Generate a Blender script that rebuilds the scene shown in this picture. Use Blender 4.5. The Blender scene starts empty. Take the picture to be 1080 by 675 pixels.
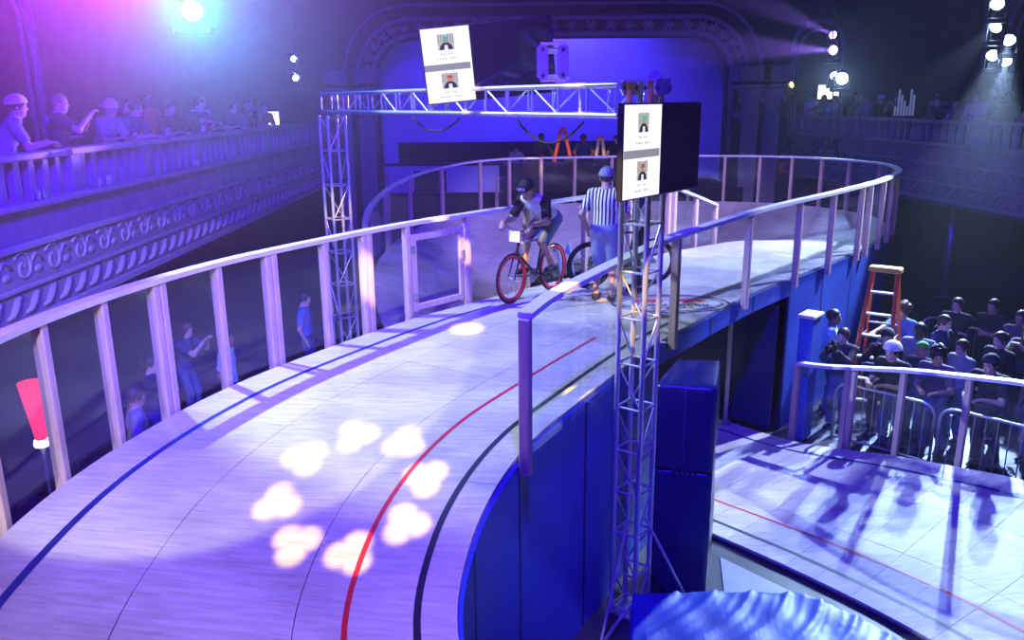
import bpy, math, random
import numpy as np
from mathutils import Vector, Matrix
random.seed(7)
R = math.radians
PI = math.pi
SC = bpy.context.scene
COL = SC.collection

# ------------------------------------------------------------------ camera
cam_data = bpy.data.cameras.new('camera')
cam_data.sensor_width = 36.0
cam_data.lens = 36.0 * 872.0 / 1080.0
cam_data.clip_end = 200
cam = bpy.data.objects.new('camera', cam_data)
COL.objects.link(cam)
cam.location = (0, 0, 5.0)
cam.rotation_euler = (R(90 - 14.9), R(0.5), 0)
SC.camera = cam

# ------------------------------------------------------------------ view, world (stage haze fills the hall)
SC.view_settings.view_transform = 'Standard'
SC.view_settings.look = 'None'
SC.view_settings.gamma = 1.0
SC.view_settings.use_curve_mapping = False
SC.view_settings.exposure = 0.0
world = bpy.data.worlds.new('hall_haze')
SC.world = world
world.use_nodes = True
wn = world.node_tree.nodes; wl = world.node_tree.links
wn['Background'].inputs[0].default_value = (0, 0, 0, 1)
vs = wn.new('ShaderNodeVolumeScatter')
vs.inputs['Color'].default_value = (1, 1, 1, 1)
vs.inputs['Density'].default_value = 0.0016
vs.inputs['Anisotropy'].default_value = 0.8
wl.new(vs.outputs[0], wn['World Output'].inputs['Volume'])
SC.cycles.max_bounces = 6
SC.cycles.diffuse_bounces = 2
SC.cycles.volume_bounces = 0
SC.cycles.transparent_max_bounces = 24

# ------------------------------------------------------------------ lights hung from the hall's ceiling rig and balcony fronts
def aim(o, target):
    d = Vector(target) - o.location
    o.rotation_euler = d.to_track_quat('-Z', 'Y').to_euler()

def spot(name, loc, target, power, color, deg, blend=0.3, rad=0.08, parent=None):
    l = bpy.data.lights.new(name, 'SPOT')
    l.energy = power; l.color = color; l.spot_size = R(deg); l.spot_blend = blend; l.shadow_soft_size = rad
    o = bpy.data.objects.new(name, l)
    COL.objects.link(o)
    o.location = loc
    aim(o, target)
    return o

BLUE = (0.05, 0.02, 1.0)
VIOLET = (0.22, 0.06, 1.0)
MAGENTA = (0.75, 0.03, 1.0)
ICE = (0.55, 0.72, 1.0)
CYAN = (0.12, 0.62, 1.0)
YELLOW = (1.0, 0.68, 0.02)
# key washes on the track (fixtures hang above the picture)
spot('key_wash_lamp_offscreen', (-5.4, 9.8, 9.3), (-0.5, 8.8, 2.4), 5200, (0.55, 0.74, 1.0), 48, 0.35, 0.06)
spot('violet_front_lamp_offscreen', (-1.0, -3.5, 9.4), (-1.7, 2.0, 2.4), 6500, (0.38, 0.26, 1.0), 32, 0.12, 0.06)
spot('bridge_wash_lamp_offscreen', (10.5, 15.8, 9.3), (3.9, 13.2, 2.4), 13000, (0.48, 0.6, 1.0), 34, 0.3, 0.05)
spot('far_bank_lamp_offscreen', (2.0, 10.0, 9.6), (3.0, 19.0, 2.0), 5200, (0.55, 0.44, 1.0), 50, 0.5, 0.1)
spot('warm_pool_lamp_offscreen', (-.9, -3.6, 8.6), (-3.0, 8.6, 2.4), 4400, (0.86, 0.92, 0.6), 22, 0.08, 0.05)
# blue and violet washes from the ceiling rig
spot('hall_blue_lamp_offscreen', (0.5, 3.0, 9.6), (1.0, 16.0, 1.0), 7000, (0.04, 0.004, 1.0), 120, 0.8, 0.2)
spot('stage_blue_lamp_offscreen', (1.2, 29.9, 9.3), (1.2, 33.0, 5.2), 4500, (0.05, 0.03, 1.0), 130, 0.7, 0.2)
spot('balcony_violet_lamp_offscreen', (-1.0, 2.0, 9.5), (-6.2, 12.0, 3.6), 12000, (0.06, 0.004, 1.0), 75, 0.7, 0.1)

# ------------------------------------------------------------------ helpers: objects
def tag(o, label=None, cat=None, group=None, kind=None):
    if label: o['label'] = label
    if cat: o['category'] = cat
    if group: o['group'] = group
    if kind: o['kind'] = kind
    return o

def link(name, me, parent=None, mw=None):
    o = bpy.data.objects.new(name, me)
    COL.objects.link(o)
    if parent is not None: o.parent = parent
    if mw is not None: o.matrix_local = mw
    return o

def thing(name, label, cat, loc=(0, 0, 0), rz=0.0, group=None, kind=None):
    o = bpy.data.objects.new(name, None)
    o.empty_display_size = 0.1
    COL.objects.link(o)
    o.location = loc
    o.rotation_euler = (0, 0, rz)
    return tag(o, label, cat, group, kind)

def copy_tree(o, parent=None):
    c = o.copy(); COL.objects.link(c)
    if parent is not None: c.parent = parent
    for ch in o.children: copy_tree(ch, c)
    return c

# ------------------------------------------------------------------ helpers: mesh building
class MB:
    def __init__(s): s.v = []; s.f = []; s.m = []; s.cur = 0
    def add(s, vs, fs):
        n = len(s.v); s.v.extend([tuple(p) for p in vs])
        for f in fs: s.f.append(tuple(i + n for i in f)); s.m.append(s.cur)
        return s
    def box(s, c, d, M=None):
        x, y, z = d[0] / 2, d[1] / 2, d[2] / 2
        vs = [Vector((sx * x, sy * y, sz * z)) for sz in (-1, 1) for sy in (-1, 1) for sx in (-1, 1)]
        if M is not None: vs = [M @ p for p in vs]
        c = Vector(c)
        return s.add([p + c for p in vs], [(0, 2, 3, 1), (4, 5, 7, 6), (0, 1, 5, 4), (2, 6, 7, 3), (0, 4, 6, 2), (1, 3, 7, 5)])
    def cbox(s, c, d, b=0.01, M=None):
        # chamfered box: prism along z with chamfered ends
        x, y, z = d[0] / 2, d[1] / 2, d[2] / 2
        b = min(b, x * .6, y * .6, z * .6)
        rings = []
        for zz, q in ((-z, b), (-z + b, 0), (z - b, 0), (z, b)):
            X, Y = x - q, y - q
            k = b
            rings.append([Vector(p) for p in ((X - k, -Y, zz), (X, -Y + k, zz), (X, Y - k, zz), (X - k, Y, zz), (-X + k, Y, zz), (-X, Y - k, zz), (-X, -Y + k, zz), (-X + k, -Y, zz))])
        vs = [p for r in rings for p in r]
        fs = []
        for i in range(3):
            for j in range(8):
                a = i * 8 + j; bb = i * 8 + (j + 1) % 8
                fs.append((a, bb, bb + 8, a + 8))
        fs.append(tuple(range(7, -1, -1))); fs.append(tuple(range(24, 32)))
        if M is not None: vs = [M @ p for p in vs]
        c = Vector(c)
        return s.add([p + c for p in vs], fs)
    def tube(s, path, r, n=8, closed=False, caps=True, up=None):
        path = [Vector(p) for p in path]
        rs = r if isinstance(r, (list, tuple)) else [r] * len(path)
        N = len(path); vs = []; fs = []
        prev = None
        for i, p in enumerate(path):
            if closed: t = path[(i + 1) % N] - path[i - 1]
            else: t = path[min(i + 1, N - 1)] - path[max(i - 1, 0)]
            t = t.normalized() if t.length > 1e-9 else Vector((0, 0, 1))
            if prev is None:
                u = Vector(up) if up else (Vector((0, 0, 1)) if abs(t.z) < .9 else Vector((1, 0, 0)))
            else: u = prev
            a = t.cross(u)
            if a.length < 1e-6: a = t.orthogonal()
            a.normalize(); b = a.cross(t).normalized(); prev = b
            for k in range(n):
                an = 2 * PI * k / n
                vs.append(p + (a * math.cos(an) + b * math.sin(an)) * rs[i])
        for i in range(N if closed else N - 1):
            for k in range(n):
                j = (i + 1) % N
                fs.append((i * n + k, i * n + (k + 1) % n, j * n + (k + 1) % n, j * n + k))
        if caps and not closed:
            fs.append(tuple(range(n - 1, -1, -1))); fs.append(tuple(range((N - 1) * n, N * n)))
        return s.add(vs, fs)
    def bar(s, path, w, h, closed=False, lift=0.0):
        # rectangular section swept along a path that lies roughly flat
        path = [Vector(p) for p in path]; N = len(path); vs = []; fs = []
        for i, p in enumerate(path):
            if closed: t = path[(i + 1) % N] - path[i - 1]
            else: t = path[min(i + 1, N - 1)] - path[max(i - 1, 0)]
            t.z = 0; t.normalize()
            a = Vector((-t.y, t.x, 0))
            for (q, z) in ((-w / 2, lift), (w / 2, lift), (w / 2, lift + h), (-w / 2, lift + h)):
                vs.append(p + a * q + Vector((0, 0, z)))
        for i in range(N if closed else N - 1):
            j = (i + 1) % N
            for k in range(4):
                fs.append((i * 4 + k, j * 4 + k, j * 4 + (k + 1) % 4, i * 4 + (k + 1) % 4))
        if not closed:
            fs.append((0, 1, 2, 3)); e = (N - 1) * 4; fs.append((e + 3, e + 2, e + 1, e))
        return s.add(vs, fs)
    def lathe(s, prof, n=16, c=(0, 0, 0), M=None):
        vs = []; fs = []
        for (r, z) in prof:
            for k in range(n):
                a = 2 * PI * k / n
                vs.append(Vector((r * math.cos(a), r * math.sin(a), z)))
        for i in range(len(prof) - 1):
            for k in range(n):
                fs.append((i * n + k, i * n + (k + 1) % n, (i + 1) * n + (k + 1) % n, (i + 1) * n + k))
        fs.append(tuple(range(n - 1, -1, -1))); e = (len(prof) - 1) * n; fs.append(tuple(range(e, e + n)))
        if M is not None: vs = [M @ p for p in vs]
        c = Vector(c)
        return s.add([p + c for p in vs], fs)
    def prism(s, poly, z0, z1, M=None):
        n = len(poly)
        vs = [Vector((x, y, z0)) for x, y in poly] + [Vector((x, y, z1)) for x, y in poly]
        fs = [tuple(range(n - 1, -1, -1)), tuple(range(n, 2 * n))] + [(i, (i + 1) % n, (i + 1) % n + n, i + n) for i in range(n)]
        if M is not None: vs = [M @ p for p in vs]
        return s.add(vs, fs)
    def ball(s, c, r, n=10, M=None):
        m = n // 2 + 1; vs = []; fs = []
        rr = r if isinstance(r, (tuple, list)) else (r, r, r)
        vs.append(Vector((0, 0, -rr[2])))
        for i in range(1, m):
            ph = -PI / 2 + PI * i / m
            for k in range(n):
                a = 2 * PI * k / n
                vs.append(Vector((rr[0] * math.cos(ph) * math.cos(a), rr[1] * math.cos(ph) * math.sin(a), rr[2] * math.sin(ph))))
        vs.append(Vector((0, 0, rr[2]))); L = len(vs) - 1
        for k in range(n): fs.append((0, 1 + (k + 1) % n, 1 + k)); fs.append((L, L - n + k, L - n + (k + 1) % n))
        for i in range(m - 2):
            for k in range(n):
                a = 1 + i * n + k; b = 1 + i * n + (k + 1) % n
                fs.append((a, b, b + n, a + n))
        if M is not None: vs = [M @ p for p in vs]
        c = Vector(c)
        return s.add([p + c for p in vs], fs)
    def mesh(s, name, mats, smooth=False):
        me = bpy.data.meshes.new(name)
        me.from_pydata(s.v, [], s.f)
        for m in (mats if isinstance(mats, (list, tuple)) else [mats]): me.materials.append(m)
        if any(s.m): me.polygons.foreach_set('material_index', s.m)
        if smooth: me.polygons.foreach_set('use_smooth', [True] * len(me.polygons))
        me.update()
        return me
    def build(s, name, mats, parent=None, smooth=False, mw=None):
        return link(name, s.mesh(name, mats, smooth), parent, mw)

def between(a, b):
    # matrix that takes the unit cylinder (z 0..1, radius 1) onto the segment a-b, radius left to the caller
    a = Vector(a); b = Vector(b); d = b - a
    q = d.to_track_quat('Z', 'X').to_matrix().to_4x4()
    return Matrix.Translation(a) @ q, d.length

_cyl = {}
def rod(name, a, b, r, mat, parent=None, n=10):
    key = (mat.name, n)
    if key not in _cyl:
        _cyl[key] = MB().lathe([(1, 0), (1, 1)], n).mesh('rod', mat, False)
        me = _cyl[key]
        for p in me.polygons:
            if len(p.vertices) == 4: p.use_smooth = True
    M, L = between(a, b)
    return link(name, _cyl[key], parent, M @ Matrix.Diagonal((r, r, L, 1)))

_box = {}
def block(name, c, d, mat, parent=None, rot=None, bev=True):
    # a box piece; alike pieces share mesh data
    key = (mat.name, round(d[0], 4), round(d[1], 4), round(d[2], 4), bev)
    if key not in _box:
        m = MB()
        if bev: m.cbox((0, 0, 0), d, min(0.008, min(d) * .2))
        else: m.box((0, 0, 0), d)
        _box[key] = m.mesh(name, mat)
    M = Matrix.Translation(Vector(c))
    if rot is not None: M = M @ (Matrix.Rotation(rot, 4, 'Z') if isinstance(rot, (int, float)) else rot.to_4x4())
    return link(name, _box[key], parent, M)

def cr(pts, n):
    # Catmull-Rom through pts, n samples per span
    P = [Vector(p) for p in pts]; out = []
    for i in range(len(P) - 1):
        p0 = P[i - 1] if i > 0 else P[0] * 2 - P[1]
        p1, p2 = P[i], P[i + 1]
        p3 = P[i + 2] if i + 2 < len(P) else P[-1] * 2 - P[-2]
        for k in range(n):
            t = k / n
            out.append(0.5 * ((2 * p1) + (p2 - p0) * t + (2 * p0 - 5 * p1 + 4 * p2 - p3) * t * t + (3 * p1 - p0 - 3 * p2 + p3) * t ** 3))
    out.append(P[-1].copy())
    return out

# ------------------------------------------------------------------ materials
def mat(name, color, rough=0.6, metal=0.0, noise=0.0, scale=8.0, bump=0.0, spec=0.5, stretch=None, color2=None):
    m = bpy.data.materials.new(name); m.use_nodes = True
    nt = m.node_tree; b = nt.nodes['Principled BSDF']
    b.inputs['Base Color'].default_value = (*color, 1)
    b.inputs['Roughness'].default_value = rough
    b.inputs['Metallic'].default_value = metal
    b.inputs['Specular IOR Level'].default_value = spec
    if noise or bump:
        tc = nt.nodes.new('ShaderNodeTexCoord'); mp = nt.nodes.new('ShaderNodeMapping')
        if stretch: mp.inputs['Scale'].default_value = stretch
        nz = nt.nodes.new('ShaderNodeTexNoise'); nz.inputs['Scale'].default_value = scale; nz.inputs['Detail'].default_value = 5
        nt.links.new(tc.outputs['Object'], mp.inputs[0]); nt.links.new(mp.outputs[0], nz.inputs['Vector'])
        if noise:
            rp = nt.nodes.new('ShaderNodeValToRGB')
            c2 = color2 or tuple(c * (1 - noise) for c in color)
            rp.color_ramp.elements[0].position = 0.3; rp.color_ramp.elements[1].position = 0.7
            rp.color_ramp.elements[0].color = (*c2, 1); rp.color_ramp.elements[1].color = (*color, 1)
            nt.links.new(nz.outputs[0], rp.inputs[0]); nt.links.new(rp.outputs[0], b.inputs['Base Color'])
        if bump:
            bp = nt.nodes.new('ShaderNodeBump'); bp.inputs['Strength'].default_value = bump; bp.inputs['Distance'].default_value = 0.02
            nt.links.new(nz.outputs[0], bp.inputs['Height']); nt.links.new(bp.outputs[0], b.inputs['Normal'])
    return m

def emit(name, color, strength):
    m = bpy.data.materials.new(name); m.use_nodes = True
    nt = m.node_tree; nt.nodes.remove(nt.nodes['Principled BSDF'])
    e = nt.nodes.new('ShaderNodeEmission'); e.inputs[0].default_value = (*color, 1); e.inputs[1].default_value = strength
    nt.links.new(e.outputs[0], nt.nodes['Material Output'].inputs[0])
    return m

def glass_sheet(name, tint=(0.93, 0.95, 1.0), scuff=0.012):
    m = bpy.data.materials.new(name); m.use_nodes = True
    nt = m.node_tree; nt.nodes.remove(nt.nodes['Principled BSDF'])
    tr = nt.nodes.new('ShaderNodeBsdfTransparent'); tr.inputs[0].default_value = (*tint, 1)
    gl = nt.nodes.new('ShaderNodeBsdfGlossy'); gl.inputs['Roughness'].default_value = 0.04
    df = nt.nodes.new('ShaderNodeBsdfDiffuse'); df.inputs[0].default_value = (0.8, 0.8, 0.85, 1)
    lw = nt.nodes.new('ShaderNodeLayerWeight'); lw.inputs[0].default_value = 0.5
    pw = nt.nodes.new('ShaderNodeMath'); pw.operation = 'POWER'; pw.inputs[1].default_value = 4.0
    fr = nt.nodes.new('ShaderNodeMath'); fr.operation = 'MULTIPLY_ADD'; fr.inputs[1].default_value = 0.55; fr.inputs[2].default_value = 0.025
    nt.links.new(lw.outputs['Facing'], pw.inputs[0]); nt.links.new(pw.outputs[0], fr.inputs[0])
    m1 = nt.nodes.new('ShaderNodeMixShader'); m2 = nt.nodes.new('ShaderNodeMixShader')
    nt.links.new(fr.outputs[0], m1.inputs[0]); nt.links.new(tr.outputs[0], m1.inputs[1]); nt.links.new(gl.outputs[0], m1.inputs[2])
    m2.inputs[0].default_value = scuff
    nt.links.new(m1.outputs[0], m2.inputs[1]); nt.links.new(df.outputs[0], m2.inputs[2])
    nt.links.new(m2.outputs[0], nt.nodes['Material Output'].inputs[0])
    return m

def plywood(name):
    # birch ply: fine grain, scuffs from tyres and dirt with its own shape
    m = bpy.data.materials.new(name); m.use_nodes = True
    nt = m.node_tree; b = nt.nodes['Principled BSDF']
    tc = nt.nodes.new('ShaderNodeTexCoord')
    def noise(sc, stretch, det=4):
        mp = nt.nodes.new('ShaderNodeMapping'); mp.inputs['Scale'].default_value = stretch
        mp.inputs['Rotation'].default_value = (0, 0, R(20))
        n = nt.nodes.new('ShaderNodeTexNoise'); n.inputs['Scale'].default_value = sc; n.inputs['Detail'].default_value = det
        nt.links.new(tc.outputs['Object'], mp.inputs[0]); nt.links.new(mp.outputs[0], n.inputs['Vector'])
        return n.outputs[0]
    def ramp(src, a, ca, bb, cb):
        r = nt.nodes.new('ShaderNodeValToRGB')
        r.color_ramp.elements[0].position = a; r.color_ramp.elements[0].color = (*ca, 1)
        r.color_ramp.elements[1].position = bb; r.color_ramp.elements[1].color = (*cb, 1)
        nt.links.new(src, r.inputs[0]); return r.outputs[0]
    def mul(a, c, f):
        x = nt.nodes.new('ShaderNodeMix'); x.data_type = 'RGBA'; x.blend_type = 'MULTIPLY'; x.inputs[0].default_value = f
        nt.links.new(a, x.inputs[6]); nt.links.new(c, x.inputs[7]); return x.outputs[2]
    base = ramp(noise(3.0, (1, 8, 1), 6), 0.35, (0.60, 0.53, 0.46), 0.65, (0.74, 0.69, 0.63))
    dirt = ramp(noise(1.1, (1, 1, 1), 6), 0.38, (0.66, 0.64, 0.64), 0.6, (1, 1, 1))
    scuff = ramp(noise(6.0, (1, 14, 1), 3), 0.34, (0.62, 0.6, 0.6), 0.42, (1, 1, 1))
    oi = nt.nodes.new('ShaderNodeObjectInfo')
    sheet = ramp(oi.outputs['Random'], 0.0, (0.9, 0.88, 0.86), 1.0, (1, 1, 1))
    c = mul(mul(mul(base, dirt, .8), scuff, .5), sheet, 1.0)
    nt.links.new(c, b.inputs['Base Color'])
    b.inputs['Roughness'].default_value = 0.55
    return m

M_PLY = plywood('birch_plywood')
M_WOOD = mat('pine_post', (0.66, 0.47, 0.36), 0.6, noise=.3, scale=4, stretch=(6, 6, .6))
M_CAP = mat('pale_handrail', (0.78, 0.75, 0.74), 0.45, noise=.15, scale=5)
M_JOINT = mat('dark_underlay', (0.2, 0.17, 0.16), 0.9, noise=.2)
M_BLUEWALL = mat('blue_painted_ply', (0.035, 0.09, 0.5), 0.55, noise=.25, scale=3)
M_BLUEDARK = mat('navy_seam', (0.01, 0.02, 0.12), 0.7, noise=.2)
M_PAD = mat('blue_vinyl_pad', (0.012, 0.018, 0.11), 0.32, noise=.25, scale=6, bump=.25)
M_TARP = mat('blue_tarpaulin', (0.025, 0.075, 0.34), 0.5, noise=.25, scale=5, bump=.2)
M_ALU = mat('brushed_aluminium', (0.72, 0.72, 0.74), 0.35, 0.75, noise=.15, scale=20)
M_STEEL = mat('galvanised_steel', (0.5, 0.5, 0.53), 0.4, 0.8, noise=.2, scale=18)
M_BLACK = mat('black_plastic', (0.012, 0.012, 0.014), 0.4, noise=.3, scale=12)
M_RUBBER = mat('black_rubber', (0.015, 0.015, 0.016), 0.75, noise=.3, scale=20)
M_PANE = glass_sheet('clear_acrylic')
M_FLOOR = mat('dark_hall_floor', (0.05, 0.05, 0.055), 0.5, noise=.35, scale=2)
M_MATFLOOR = mat('pale_floor_sheet', (0.45, 0.48, 0.54), 0.5, noise=.2, scale=3)
M_PLASTER = mat('painted_plaster', (0.32, 0.29, 0.28), 0.7, noise=.25, scale=4, bump=.1)
M_PLASTER2 = mat('plaster_moulding', (0.40, 0.36, 0.34), 0.6, noise=.2, scale=9, bump=.15)
M_WALL = mat('dark_hall_wall', (0.06, 0.055, 0.06), 0.8, noise=.3, scale=2)
M_CURTAIN = mat('dark_curtain', (0.025, 0.023, 0.026), 0.9, noise=.3, scale=6)
M_CYC = mat('stage_backcloth', (0.6, 0.6, 0.66), 0.8, noise=.15, scale=1.0)
M_REDLINE = mat('red_line_paint', (0.7, 0.02, 0.03), 0.5, noise=.2, scale=10)
M_BLUELINE = mat('blue_line_paint', (0.015, 0.02, 0.2), 0.5, noise=.2, scale=10)
M_DARKLINE = mat('black_line_paint', (0.02, 0.02, 0.04), 0.5, noise=.2, scale=10)
M_WHITE = mat('white_plastic', (0.8, 0.8, 0.8), 0.4, noise=.08, scale=10)
M_RED = mat('red_rim_paint', (0.75, 0.01, 0.04), 0.3, noise=.15, scale=10)
M_ORANGE = mat('orange_fibreglass', (0.75, 0.12, 0.03), 0.45, noise=.15, scale=10)
M_YPLAST = mat('yellow_plastic', (0.75, 0.5, 0.06), 0.45, noise=.12, scale=10)
# ================================================================== THE HALL
def struct(name, mb, m, parent=None, smooth=False, label=None):
    o = mb.build(name, m, parent, smooth)
    if parent is None: tag(o, label, None, None, 'structure')
    return o

struct('floor', MB().box((2.5, 13, -0.1), (34, 44, 0.2)), M_FLOOR, label='dark floor of the hall around the track')
struct('ceiling', MB().box((2.5, 13, 10.35), (34, 44, 0.3)), M_WALL, label='dark ceiling of the theatre hall')
struct('wall_left', MB().box((-10.5, 13, 5.1), (0.3, 44, 10.4)), M_WALL, label='side wall behind the left balcony')
struct('wall_right', MB().box((15.6, 13, 5.1), (0.3, 44, 10.4)), M_WALL, label='side wall behind the right balcony')
struct('wall_rear', MB().box((2.5, -8.9, 5.1), (34, 0.3, 10.4)), M_WALL, label='wall behind the photographer')
struct('wall_backcloth', MB().box((1.4, 33.0, 5.1), (26, 0.3, 10.4)), M_CYC, label='pale backcloth wall of the stage lit blue')

# proscenium wall with a wide opening that has rounded upper corners
PY = 28.5
def arch_outline(x0, x1, z0, z1, r, n=8):
    pts = [(x0, z0)]
    for k in range(n + 1):
        a = PI - PI / 2 * k / n
        pts.append((x0 + r + r * math.cos(a), z1 - r + r * math.sin(a)))
    for k in range(n + 1):
        a = PI / 2 - PI / 2 * k / n
        pts.append((x1 - r + r * math.cos(a), z1 - r + r * math.sin(a)))
    pts.append((x1, z0))
    return pts
ox0, ox1, oz = -4.45, 7.15, 6.95
pw = MB()
def slab(mb, poly, y0, y1):
    n = len(poly)
    vs = [Vector((x, y0, z)) for x, z in poly] + [Vector((x, y1, z)) for x, z in poly]
    fs = [tuple(range(n)), tuple(range(2 * n - 1, n - 1, -1))] + [(i, i + n, (i + 1) % n + n, (i + 1) % n) for i in range(n)]
    mb.add(vs, fs)
out = arch_outline(ox0, ox1, 0, oz, 1.25)
half = len(out) // 2
slab(pw, [(-10.4, 0)] + out[:half] + [(1.35, oz), (1.35, 10.2), (-10.4, 10.2)], PY, PY + .5)
slab(pw, [(1.35, oz)] + out[half:] + [(15.5, 0), (15.5, 10.2), (1.35, 10.2)], PY, PY + .5)
wall_front = struct('wall_front', pw, M_WALL, label='proscenium wall around the stage opening')
for k, (off, r, w) in enumerate(((0.12, 1.32, .10), (0.62, 1.75, .09), (1.05, 2.1, .07))):
    o2 = arch_outline(ox0 - off, ox1 + off, 3.2, oz + off, r, 10)
    tb = MB(); tb.tube([(x, PY - .06, z) for x, z in o2], w, 8)
    tag(tb.build('trim_%d' % (k + 1), M_PLASTER2, None, True), 'curved plaster moulding framing the stage opening', None, None, 'structure')
# rosette relief between the mouldings
ros = MB()
ros.ball((0, 0, 0), (.13, .05, .11), 8)
for k in range(6):
    a = k * PI / 3
    ros.ball((.15 * math.cos(a), -.01, .13 * math.sin(a)), (.06, .04, .06), 6)
rosm = ros.mesh('rosette', M_PLASTER2, True)
mid = arch_outline(ox0 - .37, ox1 + .37, 4.0, oz + .37, 1.5, 6)
acc = 0.0
for i in range(len(mid) - 1):
    a = Vector((mid[i][0], PY - .04, mid[i][1])); b = Vector((mid[i + 1][0], PY - .04, mid[i + 1][1]))
    n = max(1, int((b - a).length / .62))
    for k in range(n):
        link('rosette', rosm, wall_front, Matrix.Translation(a.lerp(b, (k + .5) / n)))

# stage platform with black front, side flats with a doorway
st = thing('stage_platform', 'black raised stage behind the far end of the track', 'stage', (1.6, 26.4, 0))
MB().box((0, 1.2, 1.15), (10.8, 4.6, 2.3)).build('platform', M_CURTAIN, st)
MB().box((0, -1.12, 2.33), (10.8, .08, .1)).build('nosing', M_BLACK, st)
fl = thing('stage_flat', 'pale lit scenery flat with a dark doorway beside the stage', 'scenery', (-2.1, 24.85, 0))
MB().box((0, 0, 2.75), (3.4, .08, .8)).build('panel', M_CYC, fl)
MB().box((-.35, -.05, 2.68), (.95, .06, .62)).build('doorway', M_CURTAIN, fl)
MB().box((-1.62, -.03, 1.5), (.1, .1, 3.0)).build('leg', M_WOOD, fl)
MB().box((1.62, -.03, 1.5), (.1, .1, 3.0)).build('leg', M_WOOD, fl)
MB().box((0, -.03, 3.18), (3.5, .12, .08)).build('top_batten', M_BLACK, fl)
bm = MB().box((1.0, 31.5, 2.85), (10.5, .12, 1.3)); o = bm.build('masking_wall', M_CURTAIN)
tag(o, 'low black masking along the foot of the stage backcloth', 'masking')

# columns with capitals at both sides of the stage
def column(x, y, label):
    c = thing('stage_column', label, 'column', (x, y, 0), 0, 'fluted columns flanking the stage')
    m = MB(); prof = []
    n = 24; vs = []; fs = []
    for z in (0.35, 4.5):
        for k in range(n * 2):
            a = PI * k / n
            r = .27 if k % 2 == 0 else .245
            vs.append((r * math.cos(a), r * math.sin(a), z))
    N = n * 2
    fs = [(k, (k + 1) % N, (k + 1) % N + N, k + N) for k in range(N)]
    m.add(vs, fs).build('shaft', M_PLASTER2, c)
    MB().lathe([(.40, 0), (.40, .15), (.34, .2), (.36, .28), (.28, .36)], 20).build('base', M_PLASTER2, c, True)
    cap = MB().lathe([(.27, 4.5), (.31, 4.55), (.28, 4.62), (.3, 4.9), (.40, 5.2), (.42, 5.3)], 20).build('capital', M_PLASTER2, c, True)
    for k in range(8):
        a = k * PI / 4
        lf = MB().ball((.34 * math.cos(a), .34 * math.sin(a), 4.95), (.09, .09, .16), 6)
        lf.build('capital_leaf', M_PLASTER2, cap, True)
    MB().cbox((0, 0, 5.36), (.95, .95, .12), .02).build('abacus', M_PLASTER2, c)
    MB().cbox((0, 0, 5.75), (1.0, 1.0, .5), .04).build('entablature', M_PLASTER, c)
    return c
for x, lb in ((7.75, 'fluted column next to the stage opening on the side of the long right balcony'),
              (8.45, 'outer fluted column touching the end of the right balcony'),
              (-4.75, 'fluted column next to the stage opening behind the slim truss tower'),
              (-5.5, 'outer fluted column touching the end of the left balcony')):
    column(x, 27.75, lb)

# balconies -------------------------------------------------------------------
scroll = MB()
pts = []
for k in range(22):
    a = k * 0.42; r = .02 + .011 * k * .75
    pts.append((r * math.cos(a) , 0, r * math.sin(a)))
scroll.tube(pts, .022, 6)
scroll.tube([(.15, 0, .02), (.25, 0, .12), (.36, 0, .10), (.40, 0, .02)], .02, 6)
scroll.ball((.30, 0, -.06), (.09, .02, .05), 6)
scroll_me = scroll.mesh('scroll_ornament', M_PLASTER2, True)
rope = MB().tube([(-.16, 0, -.1), (-.07, -.01, -.08), (0, -.015, 0), (.07, -.01, .08), (.16, 0, .1)], [.02, .035, .045, .035, .02], 6)
rope_me = rope.mesh('leaf_ornament', M_PLASTER2, True)

def balcony(p0, p1, label, depth, zoff=0.0):
    # p0, p1: ends of the front edge; the hall lies to the right of p0->p1 when side=+1
    a = Vector((*p0, 0)); b = Vector((*p1, 0)); L = (b - a).length
    ang = math.atan2(b.y - a.y, b.x - a.x)
    t = thing('balcony', label, 'balcony', (a.x, a.y, zoff), ang, None, 'structure')
    # local: x along the front, -y towards the hall
    def bx(name, x0, x1, y0, y1, z0, z1, m, par=t):
        return MB().cbox(((x0 + x1) / 2, (y0 + y1) / 2, (z0 + z1) / 2), (x1 - x0, y1 - y0, z1 - z0), .012).build(name, m, par)
    bx('balcony_floor', 0, L, .05, depth, 3.2, 3.4, M_WALL)
    bx('front_fascia', 0, L, 0.0, .30, 2.6, 3.9, M_PLASTER)
    bx('ledge', 0, L, -.10, .36, 3.86, 3.93, M_PLASTER2)
    bx('moulding', 0, L, -.05, .0, 3.42, 3.50, M_PLASTER2)
    bx('moulding', 0, L, -.04, .0, 2.98, 3.04, M_PLASTER2)
    bx('moulding', 0, L, -.06, .0, 2.58, 2.68, M_PLASTER2)
    bx('soffit', 0, L, .0, depth, 2.5, 2.6, M_WALL)
    bx('handrail', 0, L, .04, .30, 4.38, 4.46, M_PLASTER2)
    n = int(L / .30)
    for i in range(n):
        x = (i + .5) * L / n
        if i % 7 == 3:
            block('pier', (x, .17, 4.15), (.26, .22, .46), M_PLASTER, t)
        else:
            block('baluster', (x, .17, 4.15), (.13, .10, .46), M_PLASTER, t)
    n = int(L / .62)
    for i in range(n):
        x = (i + .5) * L / n
        link('scroll_ornament', scroll_me, t, Matrix.Translation((x - .1, -.005, 3.23)))
    n = int(L / .36)
    for i in range(n):
        x = (i + .5) * L / n
        link('leaf_ornament', rope_me, t, Matrix.Translation((x, -.005, 2.83)))
    return t
BALF = 3.4
balcony((-5.5, -3.0), (-5.5, 28.3), 'left balcony with carved plaster front beneath the brightest lamp', 4.8)
balcony((9.0, 28.3), (11.4, 9.0), 'right balcony with carved plaster front above the standing crowd', 4.6)

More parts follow.
